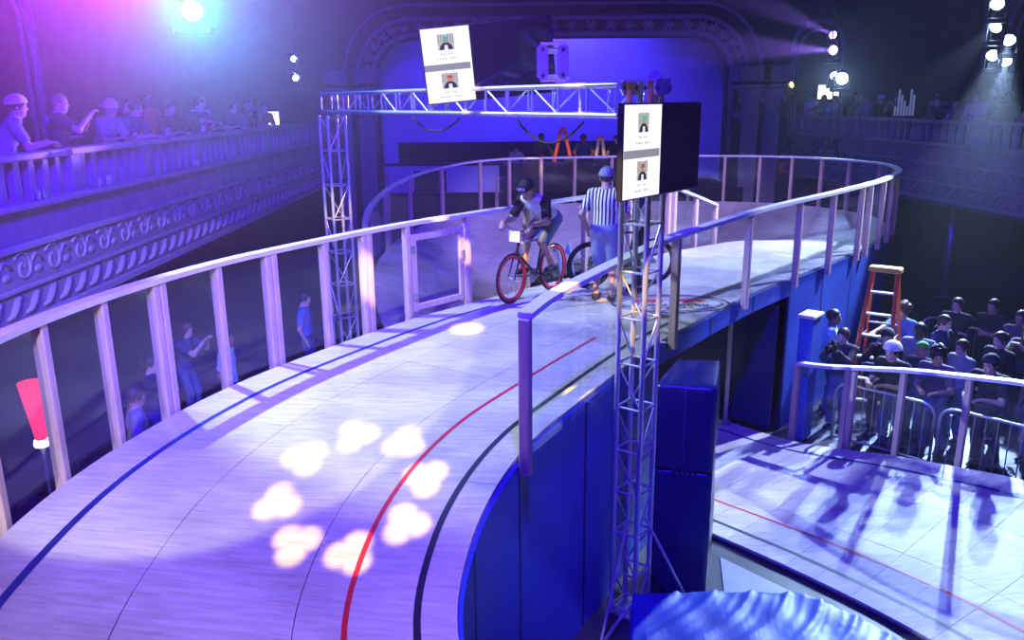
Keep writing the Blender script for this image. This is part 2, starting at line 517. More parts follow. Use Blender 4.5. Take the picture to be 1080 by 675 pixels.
# arches and pilasters on the right wall and front wall
def niche(x, y, z, w, h, rz, label):
    t = thing('wall_arch', label, 'arch', (x, y, z), rz)
    pts = [(-w / 2, 0, 0)] + [(-w / 2 * math.cos(PI * k / 12), 0, h + w / 2 * math.sin(PI * k / 12)) for k in range(13)] + [(w / 2, 0, 0)]
    MB().tube(pts, .09, 8).build('arch_moulding', M_PLASTER2, t, True)
    pts2 = [(p[0] * .78, 0.02, p[2] * .93) for p in pts]
    MB().tube(pts2, .05, 8).build('inner_moulding', M_PLASTER2, t, True)
    m = MB(); poly = [(p[0] * .76, p[2] * .92) for p in pts]
    slab(m, poly, .04, .08); m.build('recess_panel', M_CURTAIN, t)
    for s in (-1, 1): block('plinth', (s * w / 2, 0, .1), (.3, .24, .24), M_PLASTER2, t)
    return t
niche(10.0, 28.3, 3.4, 1.6, 3.2, 0, 'pale plaster arch on the wall at the end of the right balcony')
niche(14.9, 24.3, 3.4, 2.6, 3.4, R(-75), 'tall ornate plaster arch behind the right balcony crowd')
niche(14.9, 18.6, 3.4, 2.6, 3.4, R(-85), 'plaster arch behind the lamp stand on the right balcony')
niche(-9.9, 16.5, 3.4, 3.0, 3.2, R(90), 'plaster arch on the wall behind the left balcony crowd')
for i, y in enumerate((15.5, 21.5, 26.5)):
    t = thing('pilaster', 'pale wall pilaster behind the right balcony', 'pilaster', (15.2, y, 3.4), R(-90), 'pilasters behind the right balcony')
    MB().cbox((0, 0, 3.0), (.6, .3, 6.0), .03).build('shaft', M_PLASTER, t)
    MB().cbox((0, -.02, .2), (.75, .4, .4), .03).build('base', M_PLASTER2, t)
    MB().cbox((0, -.02, 5.6), (.75, .4, .4), .03).build('capital', M_PLASTER2, t)

# dark doorways, posts and curtain under the right balcony
for i, y in enumerate((14.5, 17.6, 20.7, 24.0)):
    xe = 11.4 - (y - 9.0) * 2.4 / 19.3
    p = thing('support_post', 'slim steel post holding up the right balcony', 'post', (xe + 1.1, y, 0), 0, 'steel posts under the right balcony')
    MB().lathe([(.09, .03), (.09, 2.47)], 14).build('shaft', M_STEEL, p, True)
    MB().cbox((0, 0, .015), (.3, .3, .03), .005).build('foot_plate', M_STEEL, p)
    MB().cbox((0, 0, 2.485), (.3, .3, .03), .005).build('head_plate', M_STEEL, p)
cu = MB(); vs = []; fs = []
N = 160
for i in range(N + 1):
    s = i / N
    y = 11.0 + 16 * s
    x = 13.6 + .08 * math.sin(s * 190) - 1.5 * s
    vs += [(x, y, 0.0), (x, y, 2.49)]
for i in range(N): fs.append((2 * i, 2 * i + 2, 2 * i + 3, 2 * i + 1))
o = cu.add(vs, fs).build('hall_curtain', M_CURTAIN, None, True)
tag(o, 'long dark pleated curtain hanging under the right balcony', 'curtain')

# ================================================================== THE FIGURE-EIGHT TRACK
PAIRS = [  # (A edge, B edge): A = left edge of the bridge and outer edge of the near loop
 ((2.7, 14.4, 2.4), (5.0, 12.93, 2.4)), ((1.1, 12.65, 2.4), (3.35, 11.05, 2.4)), ((-.61, 10.75, 2.4), (1.78, 8.9, 2.4)),
 ((-1.3, 9.95, 2.4), (1.25, 8.02, 2.39)), ((-2.05, 8.8, 2.4), (.7, 7.05, 2.37)), ((-2.75, 7.5, 2.4), (.25, 6.27, 2.33)),
 ((-3.17, 6.15, 2.4), (-.05, 5.55, 2.26)), ((-3.3, 4.8, 2.4), (-.22, 4.85, 2.16)), ((-3.1, 3.2, 2.4), (-.25, 4.15, 2.04)),
 ((-2.35, 1.4, 2.38), (-.02, 3.35, 1.9)), ((-1.0, -.1, 2.2), (.6, 2.6, 1.65)), ((.8, -1.0, 1.95), (1.5, 2.15, 1.3)),
 ((2.8, -1.2, 1.7), (2.5, 2.1, .95)), ((4.8, -.6, 1.45), (3.4, 2.5, .65)), ((6.5, .9, 1.2), (4.05, 3.3, .4)),
 ((7.5, 3.0, 1.0), (4.35, 4.3, .22)), ((7.7, 5.2, .85), (4.3, 5.4, .12)), ((7.1, 7.5, .68), (4.0, 6.3, .08)),
 ((6.3, 9.0, .55), (3.6, 7.05, .06)), ((5.64, 9.72, .46), (3.1, 7.72, .06)), ((5.1, 10.3, .36), (2.65, 8.25, .06)),
 ((4.6, 10.85, .22), (2.1, 8.85, .06)), ((4.1, 11.45, .1), (1.5, 9.5, .06)), ((3.2, 12.4, .1), (.6, 10.5, .08)),
 ((2.0, 13.6, .15), (-.6, 11.8, .15)), ((1.0, 14.8, .4), (-1.8, 13.4, .55)), ((.45, 16.0, .8), (-2.65, 15.2, 1.1)),
 ((.4, 17.3, 1.15), (-2.95, 17.0, 1.7)), ((.8, 18.4, 1.35), (-2.35, 19.0, 2.15)), ((1.7, 19.2, 1.4), (-.8, 20.6, 2.4)),
 ((2.8, 19.5, 1.4), (1.6, 21.6, 2.4)), ((3.9, 19.3, 1.5), (4.6, 21.85, 2.4)), ((4.8, 18.5, 1.65), (7.0, 21.0, 2.4)),
 ((5.2, 17.4, 1.9), (8.15, 19.0, 2.4)), ((5.0, 16.4, 2.2), (7.85, 17.05, 2.4)), ((4.2, 15.6, 2.38), (6.7, 15.05, 2.4)),
 ((2.7, 14.4, 2.4), (5.0, 12.93, 2.4)),
]
NS = 6
EA = cr([p[0] for p in PAIRS], NS)
EB = cr([p[1] for p in PAIRS], NS)
def offset(edge, d):
    out = []
    for i, p in enumerate(edge):
        t = edge[min(i + 1, len(edge) - 1)] - edge[max(i - 1, 0)]; t.z = 0; t.normalize()
        out.append(p + Vector((t.y, -t.x, 0)) * d)
    return out
EAo, EBo = EA, EB                       # the fences stand on these lines, the deck ends just inside them
EA = offset(EAo, -.085); EB = offset(EBo, .085)
EA[-1] = EA[0].copy(); EB[-1] = EB[0].copy()
NT = len(EA)

track = thing('velodrome_track', 'pale plywood figure eight bicycle track with a raised bridge', 'track', (0, 0, 0))
TH = .03
def lat(i, u, dz=0.0):
    p = EA[i].lerp(EB[i], u)
    # gentle bank: the surface sags slightly between its edges on the banked loops
    dzb = abs(EA[i].z - EB[i].z)
    p.z -= .16 * min(dzb, 1.0) * 4 * u * (1 - u) * .5
    p.z += dz
    return p
# dark underlay that shows in the joints between the sheets
um = MB(); vs = []; fs = []
us = [0, .2, .4, .6, .8, 1.0]
for i in range(NT):
    for u in us: vs.append(lat(i, u, -.032))
    for u in us: vs.append(lat(i, u, -.12 if EA[i].z > 1 else -.05))
K = len(us)
for i in range(NT - 1):
    for k in range(K - 1):
        a = i * 2 * K + k
        fs.append((a, a + 2 * K, a + 2 * K + 1, a + 1))
        fs.append((a + K, a + K + 1, a + 3 * K + 1, a + 3 * K))
    a = i * 2 * K
    fs.append((a, a + K, a + 3 * K, a + 2 * K)); a += K - 1
    fs.append((a, a + 2 * K, a + 3 * K, a + K))
um.add(vs, fs).build('underlay', M_JOINT, track)
# plywood sheets, each its own piece
seg = 3
rows = [0.0, .34, .67, 1.0]
g = .0009
cnt = 0
for s in range(0, NT - 1, seg):
    e = min(s + seg, NT - 1)
    L = max(.3, (EA[e] - EA[s]).length)
    for r in range(3):
        off = 0
        u0, u1 = rows[r] + g, rows[r + 1] - g
        if r == 1: u0 += random.uniform(-.0, .0)
        vs = []; fs = []
        dz = random.uniform(-.001, .001)
        for i in range(s, e + 1):
            tt = 0.0
            uu = (u0, (u0 + u1) / 2, u1)
            for u in uu:
                p = lat(i, u, dz)
                if i == s: p = p.lerp(lat(i + 1, u, dz), .012)
                if i == e: p = p.lerp(lat(i - 1, u, dz), .012)
                vs.append(p)
        nn = len(vs)
        vs += [p - Vector((0, 0, TH)) for p in vs[:nn]]
        for i in range(e - s):
            for k in range(2):
                a = i * 3 + k
                fs.append((a, a + 1, a + 4, a + 3))
                fs.append((a + nn, a + 3 + nn, a + 4 + nn, a + 1 + nn))
            a = i * 3
            fs.append((a, a + 3, a + 3 + nn, a + nn)); a += 2
            fs.append((a, a + nn, a + 3 + nn, a + 3))
        for b0 in (0, (e - s) * 3):
            for k in range(2):
                a = b0 + k
                fs.append((a, a + nn, a + 1 + nn, a + 1))
        fs2 = [tuple(reversed(f)) for f in fs]
        MB().add(vs, fs2).build('plywood_sheet', M_PLY, track)
# painted lines
def painted(name, u, w, m, i0, i1):
    vs = []; fs = []
    for i in range(i0, i1 + 1):
        W = (EB[i] - EA[i]).length
        vs += [lat(i, u - w / 2 / W, .003), lat(i, u + w / 2 / W, .003)]
    for i in range(i1 - i0): fs.append((2 * i, 2 * i + 1, 2 * i + 3, 2 * i + 2))
    MB().add(vs, fs).build(name, m, track)
I_BR = 2 * NS
painted('outer_blue_line', .115, .05, M_BLUELINE, I_BR, 23 * NS)
painted('red_line', .77, .035, M_REDLINE, 2 * NS + 2, 23 * NS)
painted('inner_dark_line', .915, .045, M_DARKLINE, 1 * NS + 4, 24 * NS)

# oval emblem painted on the bridge deck
em = thing('deck_emblem', 'red and black oval emblem painted on the bridge deck', 'emblem', (2.06, 10.55, 2.4005), R(0))
def ring(rx, ry, w, z, n=40):
    vs = []; fs = []
    for k in range(n):
        a = 2 * PI * k / n
        vs += [(rx * math.cos(a), ry * math.sin(a), z), ((rx - w) * math.cos(a), (ry - w) * math.sin(a), z)]
    for k in range(n):
        j = (k + 1) % n
        fs.append((2 * k, 2 * j, 2 * j + 1, 2 * k + 1))
    return MB().add(vs, fs)
ring(.78, .50, .035, .003).build('outer_ring', M_DARKLINE, em)
ring(.68, .41, .02, .003).build('inner_ring', M_DARKLINE, em)
def bull(sx):
    p = [(.06, .02), (.14, .1), (.24, .14), (.36, .12), (.46, .05), (.5, -.06), (.44, -.02), (.4, -.1), (.36, -.02), (.26, -.02), (.22, -.1), (.18, -.02), (.1, -.06)]
    p = [(sx * x, y + .12) for x, y in p]
    return p if sx > 0 else p[::-1]
MB().prism(bull(1), .002, .003).build('red_figure', M_REDLINE, em)
MB().prism(bull(-1), .002, .003).build('red_figure', M_REDLINE, em)
for k in range(9):
    x = -.4 + k * .1; y = -.1 - .0 * k
    q = MB()
    q.prism([(x, y - .05), (x + .02, y - .05), (x + .02, y + .05), (x, y + .05)], .002, .003)
    q.prism([(x, y + (.03 if k % 2 else -.05)), (x + .07, y + (.03 if k % 2 else -.05)), (x + .07, y + (.05 if k % 2 else -.03)), (x, y + (.05 if k % 2 else -.03))], .002, .003)
    if k % 3: q.prism([(x + .05, y - .05), (x + .07, y - .05), (x + .07, y + .03), (x + .05, y + .03)], .002, .003)
    q.build('letter', M_DARKLINE, em)
for k in range(6):
    x = -.3 + k * .1
    MB().prism([(x, -.26), (x + .06, -.26), (x + .045, -.19), (x + .015, -.19)], .002, .003).build('red_mark', M_REDLINE, em)

# blue skirts below the deck edges, one panel per bay
def skirt(edge, idx, out, zlow=0.0, seams=True, top=-.035):
    for a, b in zip(idx[:-1], idx[1:]):
        vs = []; fs = []
        pts = edge[a:b + 1]
        n = len(pts)
        for i, p in enumerate(pts):
            t = (edge[min(a + i + 1, NT - 1)] - edge[max(a + i - 1, 0)]); t.z = 0; t.normalize()
            q = Vector((t.y, -t.x, 0)) * out
            z0 = zlow if zlow >= 0 else p.z + zlow
            if i == 0: p = p + t * .008
            if i == n - 1: p = p - t * .008
            for d in (.0, .03):
                vs.append(Vector((p.x, p.y, z0)) + q * d); vs.append(Vector((p.x, p.y, p.z + top)) + q * d)
        for i in range(n - 1):
            c = i * 4; d = c + 4
            fs += [(c, d, d + 1, c + 1), (c + 2, c + 3, d + 3, d + 2), (c + 1, d + 1, d + 3, c + 3), (c, c + 2, d + 2, d)]
        fs += [(0, 1, 3, 2)]; c = (n - 1) * 4; fs.append((c, c + 2, c + 3, c + 1))
        MB().add(vs, fs).build('skirt_panel', M_BLUEWALL, track)
        if seams:
            p = edge[b]
            z0 = zlow if zlow >= 0 else p.z + zlow
            t = (edge[min(b + 1, NT - 1)] - edge[b - 1]); t.z = 0; t.normalize()
            q = Vector((t.y, -t.x, 0)) * out
            block('seam_strip', (p.x + q.x * .018, p.y + q.y * .018, (z0 + p.z - .04) / 2), (.04, .032, p.z - .04 - z0), M_BLUEDARK, track, math.atan2(t.y, t.x), False)
B_in = [13, 24, 33, 42, 51, 60, 69, 78]
skirt(EB, B_in, -1)                                        # inner wall of the near loop
skirt(EB, [3, 6, 9, 13], -1, -.27)                         # fascia of the open part of the bridge
skirt(EB, [186, 190, 194, 198, 202, 206, 210, 213, 216], -1)   # right side below the far loop
skirt(EB, [0, 3], -1)
skirt(EA, [0, 6, 12, 18, 24, 30, 36, 42, 48, 54, 60, 66, 72], 1, -.27)
# side wall along the lower track under the bridge, with a white pole
sw = thing('underpass_wall', 'dark blue fabric wall beside the passage under the bridge', 'wall panel', (0, 0, 0))
path = [EAo[i] + Vector((.05, .06, 0)) for i in range(134, 146, 3)]
for a, b in zip(path[:-1], path[1:]):
    m = MB(); m.bar([(a.x, a.y, .1), (b.x, b.y, .1)], .03, 1.95); m.build('fabric_panel', M_PAD, sw)
pl = thing('white_pole', 'slim white pole standing in the passage under the bridge', 'pole', (3.28, 12.05, .12))
MB().lathe([(.035, .02), (.035, 1.98)], 10).build('shaft', M_CAP, pl, True)
MB().lathe([(.09, 0), (.09, .02)], 14).build('foot', M_STEEL, pl, True)
pr = thing('blue_pier', 'bright blue boxed pier at the mouth of the passage under the bridge', 'pier', (4.22, 11.75, 0), R(50))
MB().cbox((.06, -.12, .95), (.34, .2, 1.9), .02).build('box', M_BLUEWALL, pr)
MB().cbox((.06, -.12, 1.925), (.40, .26, .05), .01).build('cap', M_CAP, pr)

# ------------------------------------------------------------------ fences with clear panes
RH = 1.185
def nearest(edge, p, lo=0, hi=None):
    hi = hi or len(edge)
    return min(range(lo, hi), key=lambda i: (edge[i].x - p[0]) ** 2 + (edge[i].y - p[1]) ** 2)
def fence(label, edge, idx, doubles=(), heights=None, skip_pane=(), inset=0.0, basedrop=.12):
    f = thing('rail_fence', label, 'fence', tuple(edge[idx[0]]))
    o0 = Vector(edge[idx[0]])
    lo, hi = idx[0], idx[-1]
    st = 1 if hi > lo else -1
    path = []
    hs = heights or [RH] * len(idx)
    hm = {}
    for (i0, h0), (i1, h1) in zip(zip(idx[:-1], hs[:-1]), zip(idx[1:], hs[1:])):
        for i in range(i0, i1 + 1): hm[i] = h0 + (h1 - h0) * (i - i0) / max(1, i1 - i0)
    for i in range(lo, hi + st, st): path.append(edge[i] - o0 + Vector((0, 0, hm.get(i, RH))))
    MB().bar(path, .12, .045, lift=-.045).build('handrail', M_CAP, f)
    prev = None
    for k, i in enumerate(idx):
        p = edge[i] - o0
        t = edge[min(i + 1, len(edge) - 1)] - edge[max(i - 1, 0)]; t.z = 0; t.normalize()
        ang = math.atan2(t.y, t.x)
        H = hs[k] - .045
        block('post', (p.x, p.y, p.z + (H - basedrop) / 2), (.075, .09, H + basedrop), M_WOOD, f, ang)
        if k in doubles:
            q = p + t * .085
            block('post', (q.x, q.y, p.z + (H - basedrop) / 2), (.075, .09, H + basedrop), M_WOOD, f, ang)
        if prev is not None and k not in skip_pane:
            pp, hh = prev
            d = (p - pp); dl = Vector((d.x, d.y, 0)).normalized() * .05
            nrm = Vector((-dl.y, dl.x, 0)).normalized() * .003
            a0 = pp + dl; b0 = p - dl
            vs = []
            for q, h in ((a0, hh), (b0, H)):
                for z in (.02, h - .01):
                    for sgn in (-1, 1): vs.append(q + nrm * sgn + Vector((0, 0, z)))
            MB().add(vs, [(0, 4, 6, 2), (1, 3, 7, 5), (2, 6, 7, 3), (0, 1, 5, 4), (0, 2, 3, 1), (4, 5, 7, 6)]).build('pane', M_PANE, f)
        prev = (p, H)
    return f
LP = [(2.7, 14.4), (1.9, 13.5), (1.05, 12.55), (.3, 11.75), (-.61, 10.75), (-1.28, 9.97), (-1.66, 9.42), (-2.0, 8.85), (-2.4, 8.15), (-2.75, 7.5),
      (-3.0, 6.8), (-3.15, 6.14), (-3.25, 5.4), (-3.29, 4.75), (-3.2, 4.0), (-3.0, 3.0)]
li = [nearest(EAo, p, 0, 60) for p in LP]
fence('left fence of pine posts and clear panes along the bridge and near loop', EAo, li, doubles=(6, 8, 10), skip_pane=(5,))
RP = [(-2.9, 16.6), (-2.9, 17.6), (-2.35, 19.0), (-1.6, 19.9)]
# outer fence of the far loop and the right side of the bridge (path runs over the closing point of the loop)
EBx = EBo[:-1] + EBo
i0 = nearest(EBx, (-2.8, 16.0), 150, 180)
i1 = nearest(EBx, (.04, 5.93), NT, NT + 60)
idx = [i0]; acc = 0
iE = nearest(EBx, (5.95, 14.1), 190, NT + 5)
for i in range(i0 + 1, iE):
    acc += (EBx[i] - EBx[i - 1]).length
    if acc > .78: idx.append(i); acc = 0
idx += [nearest(EBx, p, 200, NT + 60) for p in ((5.9, 14.0), (5.1, 13.05), (4.05, 11.85), (3.16, 10.78), (1.78, 8.9))] + [i1]
fence('long pine post fence with clear panes around the far loop and right of the bridge', EBx, idx)
# low end rail where the left fence stops on the far side of the bridge
e2 = cr([(2.82, 14.5, 2.4), (3.3, 14.95, 2.4), (3.75, 15.32, 2.4)], 4)
fence('short sloping end rail between the bridge and the far bank', e2, [0, 4, 8], heights=[1.12, .92, .72])
# fence of the lower track in front of the crowd
e3 = cr([(p.x + .03, p.y + .03, p.z) for p in [EAo[i] for i in range(90, 137, 3)]], 3)[::-1]
fi = [nearest(e3, p) for p in ((4.17, 11.42), (4.6, 10.9), (5.14, 10.32), (5.7, 9.72), (6.35, 9.02), (6.95, 7.95), (7.4, 6.8))]
fence('curved fence of pine posts and clear panes between the lower track and the standing crowd', e3, fi, doubles=(1,))
# gate in the left fence
ga, gb = EAo[li[5]], EAo[li[4]]
gt = thing('wooden_gate', 'pine framed gate with a clear pane in the left fence beside the rider', 'gate', tuple(ga + Vector((0, 0, .04))), math.atan2(gb.y - ga.y, gb.x - ga.x))
GL = (gb - ga).length
for x in (.11, GL - .11): block('stile', (x, 0, .49), (.08, .05, .98), M_WOOD, gt)
for z in (.06, .94): block('gate_rail', (GL / 2, 0, z), (GL - .3, .045, .08), M_WOOD, gt)
MB().box((GL / 2, .0, .5), (GL - .3, .006, .8)).build('pane', M_PANE, gt)
for z in (.2, .8): block('hinge', (.08, -.035, z), (.05, .02, .09), M_STEEL, gt)
block('latch', (GL - .11, -.04, .62), (.05, .03, .12), M_STEEL, gt)
# ================================================================== TRUSSES, SCREENS, MATS
def truss(root, a, b, side, step, up=(0, 0, 1), roll=0.0, lace=True, mat_=None):
    # square box truss between a and b: four chords, ladder rungs and diagonals, each a piece of its own
    mt = mat_ or M_ALU
    a = Vector(a); b = Vector(b); d = (b - a); L = d.length; d.normalize()
    u = Vector(up); x = d.cross(u).normalized(); y = x.cross(d).normalized()
    if roll:
        q = Matrix.Rotation(roll, 3, d); x = q @ x; y = q @ y
    h = side / 2 - .025
    cs = [x * h + y * h, -x * h + y * h, -x * h - y * h, x * h - y * h]
    for c in cs: rod('chord', a + c, b + c, .025, mt, root, 10)
    n = max(1, int(round(L / step)))
    for k in range(n + 1):
        p = a + d * (L * k / n)
        if k == 0: p = p + d * .03
        if k == n: p = p - d * .03
        for j in range(4): rod('rung', p + cs[j], p + cs[(j + 1) % 4], .013, mt, root, 6)
    for k in range(n):
        p = a + d * (L * k / n); q = a + d * (L * (k + 1) / n)
        for j in ((0, 2) if k % 2 else (1, 3)):
            s, e = (j, (j + 1) % 4) if k % 2 else ((j + 1) % 4, j)
            rod('diagonal_brace', p + cs[s], q + cs[e], .010, mt, root, 6)

T1 = Vector((1.14, 7.31, 0)); T2 = Vector((-2.75, 13.0, 0))
tw = thing('truss_tower', 'tall aluminium truss tower standing beside the blue padded block', 'truss tower', tuple(T1))
tang = math.atan2(1.05, .83)
truss(tw, (0, 0, .06), (0, 0, 4.8), .31, .45, up=(math.cos(tang), math.sin(tang), 0))
MB().cbox((0, 0, .03), (.36, .36, .05), .008, Matrix.Rotation(tang, 3, 'Z')).build('base_plate', M_STEEL, tw)
for k, (dx, dy) in enumerate(((-.36, -.62), (.62, -.02))):
    rod('outrigger', (dx * .2, dy * .2, 1.05), (dx, dy, .05), .016, M_ALU, tw, 8)
    rod('outrigger_foot_bar', (0, 0, .06), (dx, dy, .05), .02, M_ALU, tw, 8)
    MB().lathe([(.06, 0), (.06, .02), (.02, .05)], 10, (dx, dy, 0)).build('foot_pad', M_STEEL, tw)
tl = thing('truss_tower', 'slim aluminium truss tower with steel base behind the left fence', 'truss tower', tuple(T2))
truss(tl, (0, 0, .06), (0, 0, 4.8), .34, .5, up=(.8, .6, 0))
MB().cbox((0, 0, .03), (.6, .6, .05), .008).build('base_plate', M_STEEL, tl)
for a in (.4, 2.5, 4.6):
    rod('outrigger', (.1 * math.cos(a), .1 * math.sin(a), 1.1), (.55 * math.cos(a), .55 * math.sin(a), .04), .016, M_ALU, tl, 8)
hd = (T2 - T1).normalized()
ht = thing('truss_beam', 'horizontal aluminium truss beam spanning the two towers above the bridge', 'truss beam', (T1.x, T1.y, 4.82))
LB = (T2 - T1).length
truss(ht, tuple(hd * .2 + Vector((0, 0, .17))), tuple(hd * (LB + .1) + Vector((0, 0, .17))), .31, .42)
# corner block on top of the near tower: plates with bolts and spigots
Rt = Matrix.Rotation(tang, 3, 'Z')
cbk = thing('truss_corner_block', 'aluminium corner block with rounded bolted plates on top of the near tower', 'truss corner', (T1.x, T1.y, 4.82), tang)
def bolt_plate(mb, w, h, t, M):
    poly = [(-w / 2, -h / 2 + .05), (-w / 2 + .05, -h / 2), (w / 2 - .05, -h / 2), (w / 2, -h / 2 + .05), (w / 2, h / 2 - .05), (w / 2 - .05, h / 2), (-w / 2 + .05, h / 2), (-w / 2, h / 2 - .05)]
    mb.prism(poly, -t / 2, t / 2, M)
def M4(loc, rot): return Matrix.Translation(Vector(loc)) @ rot.to_4x4()
RX = Matrix.Rotation(PI / 2, 3, 'X'); RY = Matrix.Rotation(PI / 2, 3, 'Y')
for z in (.005, .33):
    m = MB(); bolt_plate(m, .34, .34, .02, M4((0, 0, z), Matrix.Identity(3))); m.build('plate', M_ALU, cbk)
for (l, rt) in (((0, -.16, .17), RX), ((.16, 0, .17), RY), ((0, .16, .17), RX)):
    m = MB(); bolt_plate(m, .30, .12, .018, M4((l[0], l[1], l[2] + .10), rt)); m.build('face_plate', M_ALU, cbk)
    for s in (-1, 1):
        p = Vector(l) + (Vector((s * .1, 0, .1)) if rt == RX else Vector((0, s * .1, .1)))
        MB().ball(p, .022, 8).build('bolt', M_BLACK, cbk, True)
for sx in (-.1, .1):
    for sy in (-.1, .1): rod('spigot', (sx, sy, .0), (sx, sy, .34), .025, M_YPLAST if sx < 0 else M_ALU, cbk, 8)
# short stub truss on top of the beam, its end plate faces the photographer
sb = Vector((.40, 8.4, 5.17))
stb = thing('truss_stub', 'short truss piece with a rounded end plate lying on the truss beam', 'truss piece', tuple(sb), R(-4))
truss(stb, (0, 0, .18), (0, .72, .18), .30, .36)
m = MB(); bolt_plate(m, .11, .36, .02, M4((-.1, -.02, .18), RX)); bolt_plate(m, .11, .36, .02, M4((.1, -.02, .18), RX))
m.build('end_plate', M_ALU, stb)
for z in (.0, .36):
    for x in (-.1, .1): MB().ball((x, -.035, .06 if z == 0 else .30), .02, 8).build('bolt', M_BLACK, stb, True)
rod('cross_bar', (-.12, -.02, .01), (.12, -.02, .01), .016, M_ALU, stb, 8); rod('cross_bar', (-.12, -.02, .35), (.12, -.02, .35), .016, M_ALU, stb, 8)

# ---- screens
M_SCR = emit('screen_white', (0.96, 0.95, 1.0), 1.15)
M_SCRG = emit('screen_grey_band', (0.28, 0.28, 0.36), 1.0)
M_SCRT = emit('screen_grey_text', (0.62, 0.60, 0.62), 1.0)
M_SCRB = mat('dark_screen_glass', (0.006, 0.005, 0.012), 0.12)
PICS = {n: emit('screen_' + n, c, 1.0) for n, c in (('backdrop', (.55, .52, .55)), ('jacket', (.03, .03, .05)), ('face', (.5, .28, .22)), ('teal_cap', (.05, .5, .45)), ('red_cap', (.55, .08, .08)), ('tee', (.85, .85, .88)), ('leaf', (.3, .33, .25)))}
def tv(label, loc, Rm, W, H, white, flip):
    t = thing('television', label, 'television', (0, 0, 0), 0, None)
    t.matrix_world = Matrix.Translation(Vector(loc)) @ Rm.to_4x4()
    # local: x right, z up, -y towards the viewer, origin at the lower left corner
    MB().cbox((W / 2, .03, H / 2), (W, .05, H), .008).build('casing', M_BLACK, t)
    b = .014
    MB().box((W / 2, .002, H / 2), (W - 2 * b, .006, H - 2 * b)).build('dark_screen', M_SCRB, t)
    y = -.003
    def q(name, x0, x1, z0, z1, m, dy=0.0, par=None):
        return MB().box(((x0 + x1) / 2, y - dy, (z0 + z1) / 2), (x1 - x0, .002, z1 - z0)).build(name, m, par or t)
    w0, w1 = b, white
    q('lit_screen', w0, w1, b, H - b, M_SCR)
    q('grey_band', w0, w1 - .02, H * .435, H * .52, M_SCRG, .002)
    cx = (w0 + w1) / 2
    for zc, cap in ((H * .80, 'teal_cap'), (H * .30, 'red_cap')):
        pw, ph = W * .125, H * .20
        p = q('portrait', cx - pw / 2, cx + pw / 2, zc - ph / 2, zc + ph / 2, PICS['backdrop'], .002)
        for k in range(7):
            xx = cx - pw / 2 + pw * (k + .5) / 7
            if k not in (3,): q('portrait_backdrop_stripe', xx - .004, xx + .006, zc - ph * .1, zc + ph * .5, PICS['leaf'], .003, p)
        sh = [(-.42, -.5), (.42, -.5), (.34, -.22), (.15, -.05), (-.15, -.05), (-.34, -.22)]
        RXn = Matrix.Rotation(PI / 2, 3, 'X')
        def shape(name, poly, m, dy):
            MB().prism([(x * pw, z * ph) for x, z in poly], 0, .001, M4((cx, y - dy, zc), RXn)).build(name, m, p)
        shape('jacket', sh, PICS['jacket'], .004)
        shape('tee_shirt', [(-.12, -.5), (.12, -.5), (.09, -.2), (-.09, -.2)], PICS['tee'], .005)
        cc = [(.17 * math.cos(a * PI / 5), .12 + .18 * math.sin(a * PI / 5)) for a in range(10)]
        shape('face', cc, PICS['face'], .005)
        shape('cap', [(-.19, .16), (.21, .16), (.17, .3), (.06, .38), (-.08, .37), (-.17, .29)], PICS[cap], .006)
        for r_, (wd, dz) in enumerate(((.10, .15), (.17, .21))):
            nseg = 5 if r_ == 0 else 8
            for k in range(nseg):
                xx = cx - W * wd / 2 + W * wd * k / nseg
                if k == nseg // 2: continue
                q('text_mark', xx, xx + W * wd / nseg * .7, zc - H * dz - .010, zc - H * dz + .008, M_SCRT, .002)
    MB().cbox((W / 2, .062, H / 2), (W * .3, .02, H * .4), .004).build('wall_mount', M_STEEL, t)
    return t
tdir = Vector((.83, 1.05, 0)).normalized()
Rm = Matrix((( tdir.x, -tdir.y, 0), (tdir.y, tdir.x, 0), (0, 0, 1)))
tv('large television on the near truss tower showing two portraits', (.85, 6.51, 4.215), Rm, 1.34, .755, .60, 1)
# the other screen hangs tilted from the beam
ex = Vector((.985, .06, .09)).normalized(); ez = Vector((-.10, -.16, .98)); ez = (ez - ex * ez.dot(ex)).normalized(); ey = ez.cross(ex)
Rm2 = Matrix((ex, ey, ez)).transposed()
tv('tilted television hanging from the truss beam showing two portraits', (-.92, 9.35, 4.95), Rm2, 1.42, .80, .53, 1)
# loose cable hanging from the beam
def sag(name, a, b, drop, label, r=.012, m=None):
    a = Vector(a); b = Vector(b); pts = []
    for k in range(13):
        t = k / 12; p = a.lerp(b, t); p.z -= drop * 4 * t * (1 - t); pts.append(p)
    o = MB().tube(pts, r, 6).build(name, m or M_RUBBER, None, True)
    return tag(o, label, 'cable')
def onbeam(t, z): p = T1 + hd * (LB * t); return (p.x, p.y, z)
sag('hanging_cable', onbeam(.28, 4.80), onbeam(.12, 4.80), .22, 'black cable sagging under the truss beam next to the near tower')
sag('hanging_cable', onbeam(.62, 4.80), onbeam(.45, 4.80), .16, 'black cable sagging under the truss beam below the tilted television')

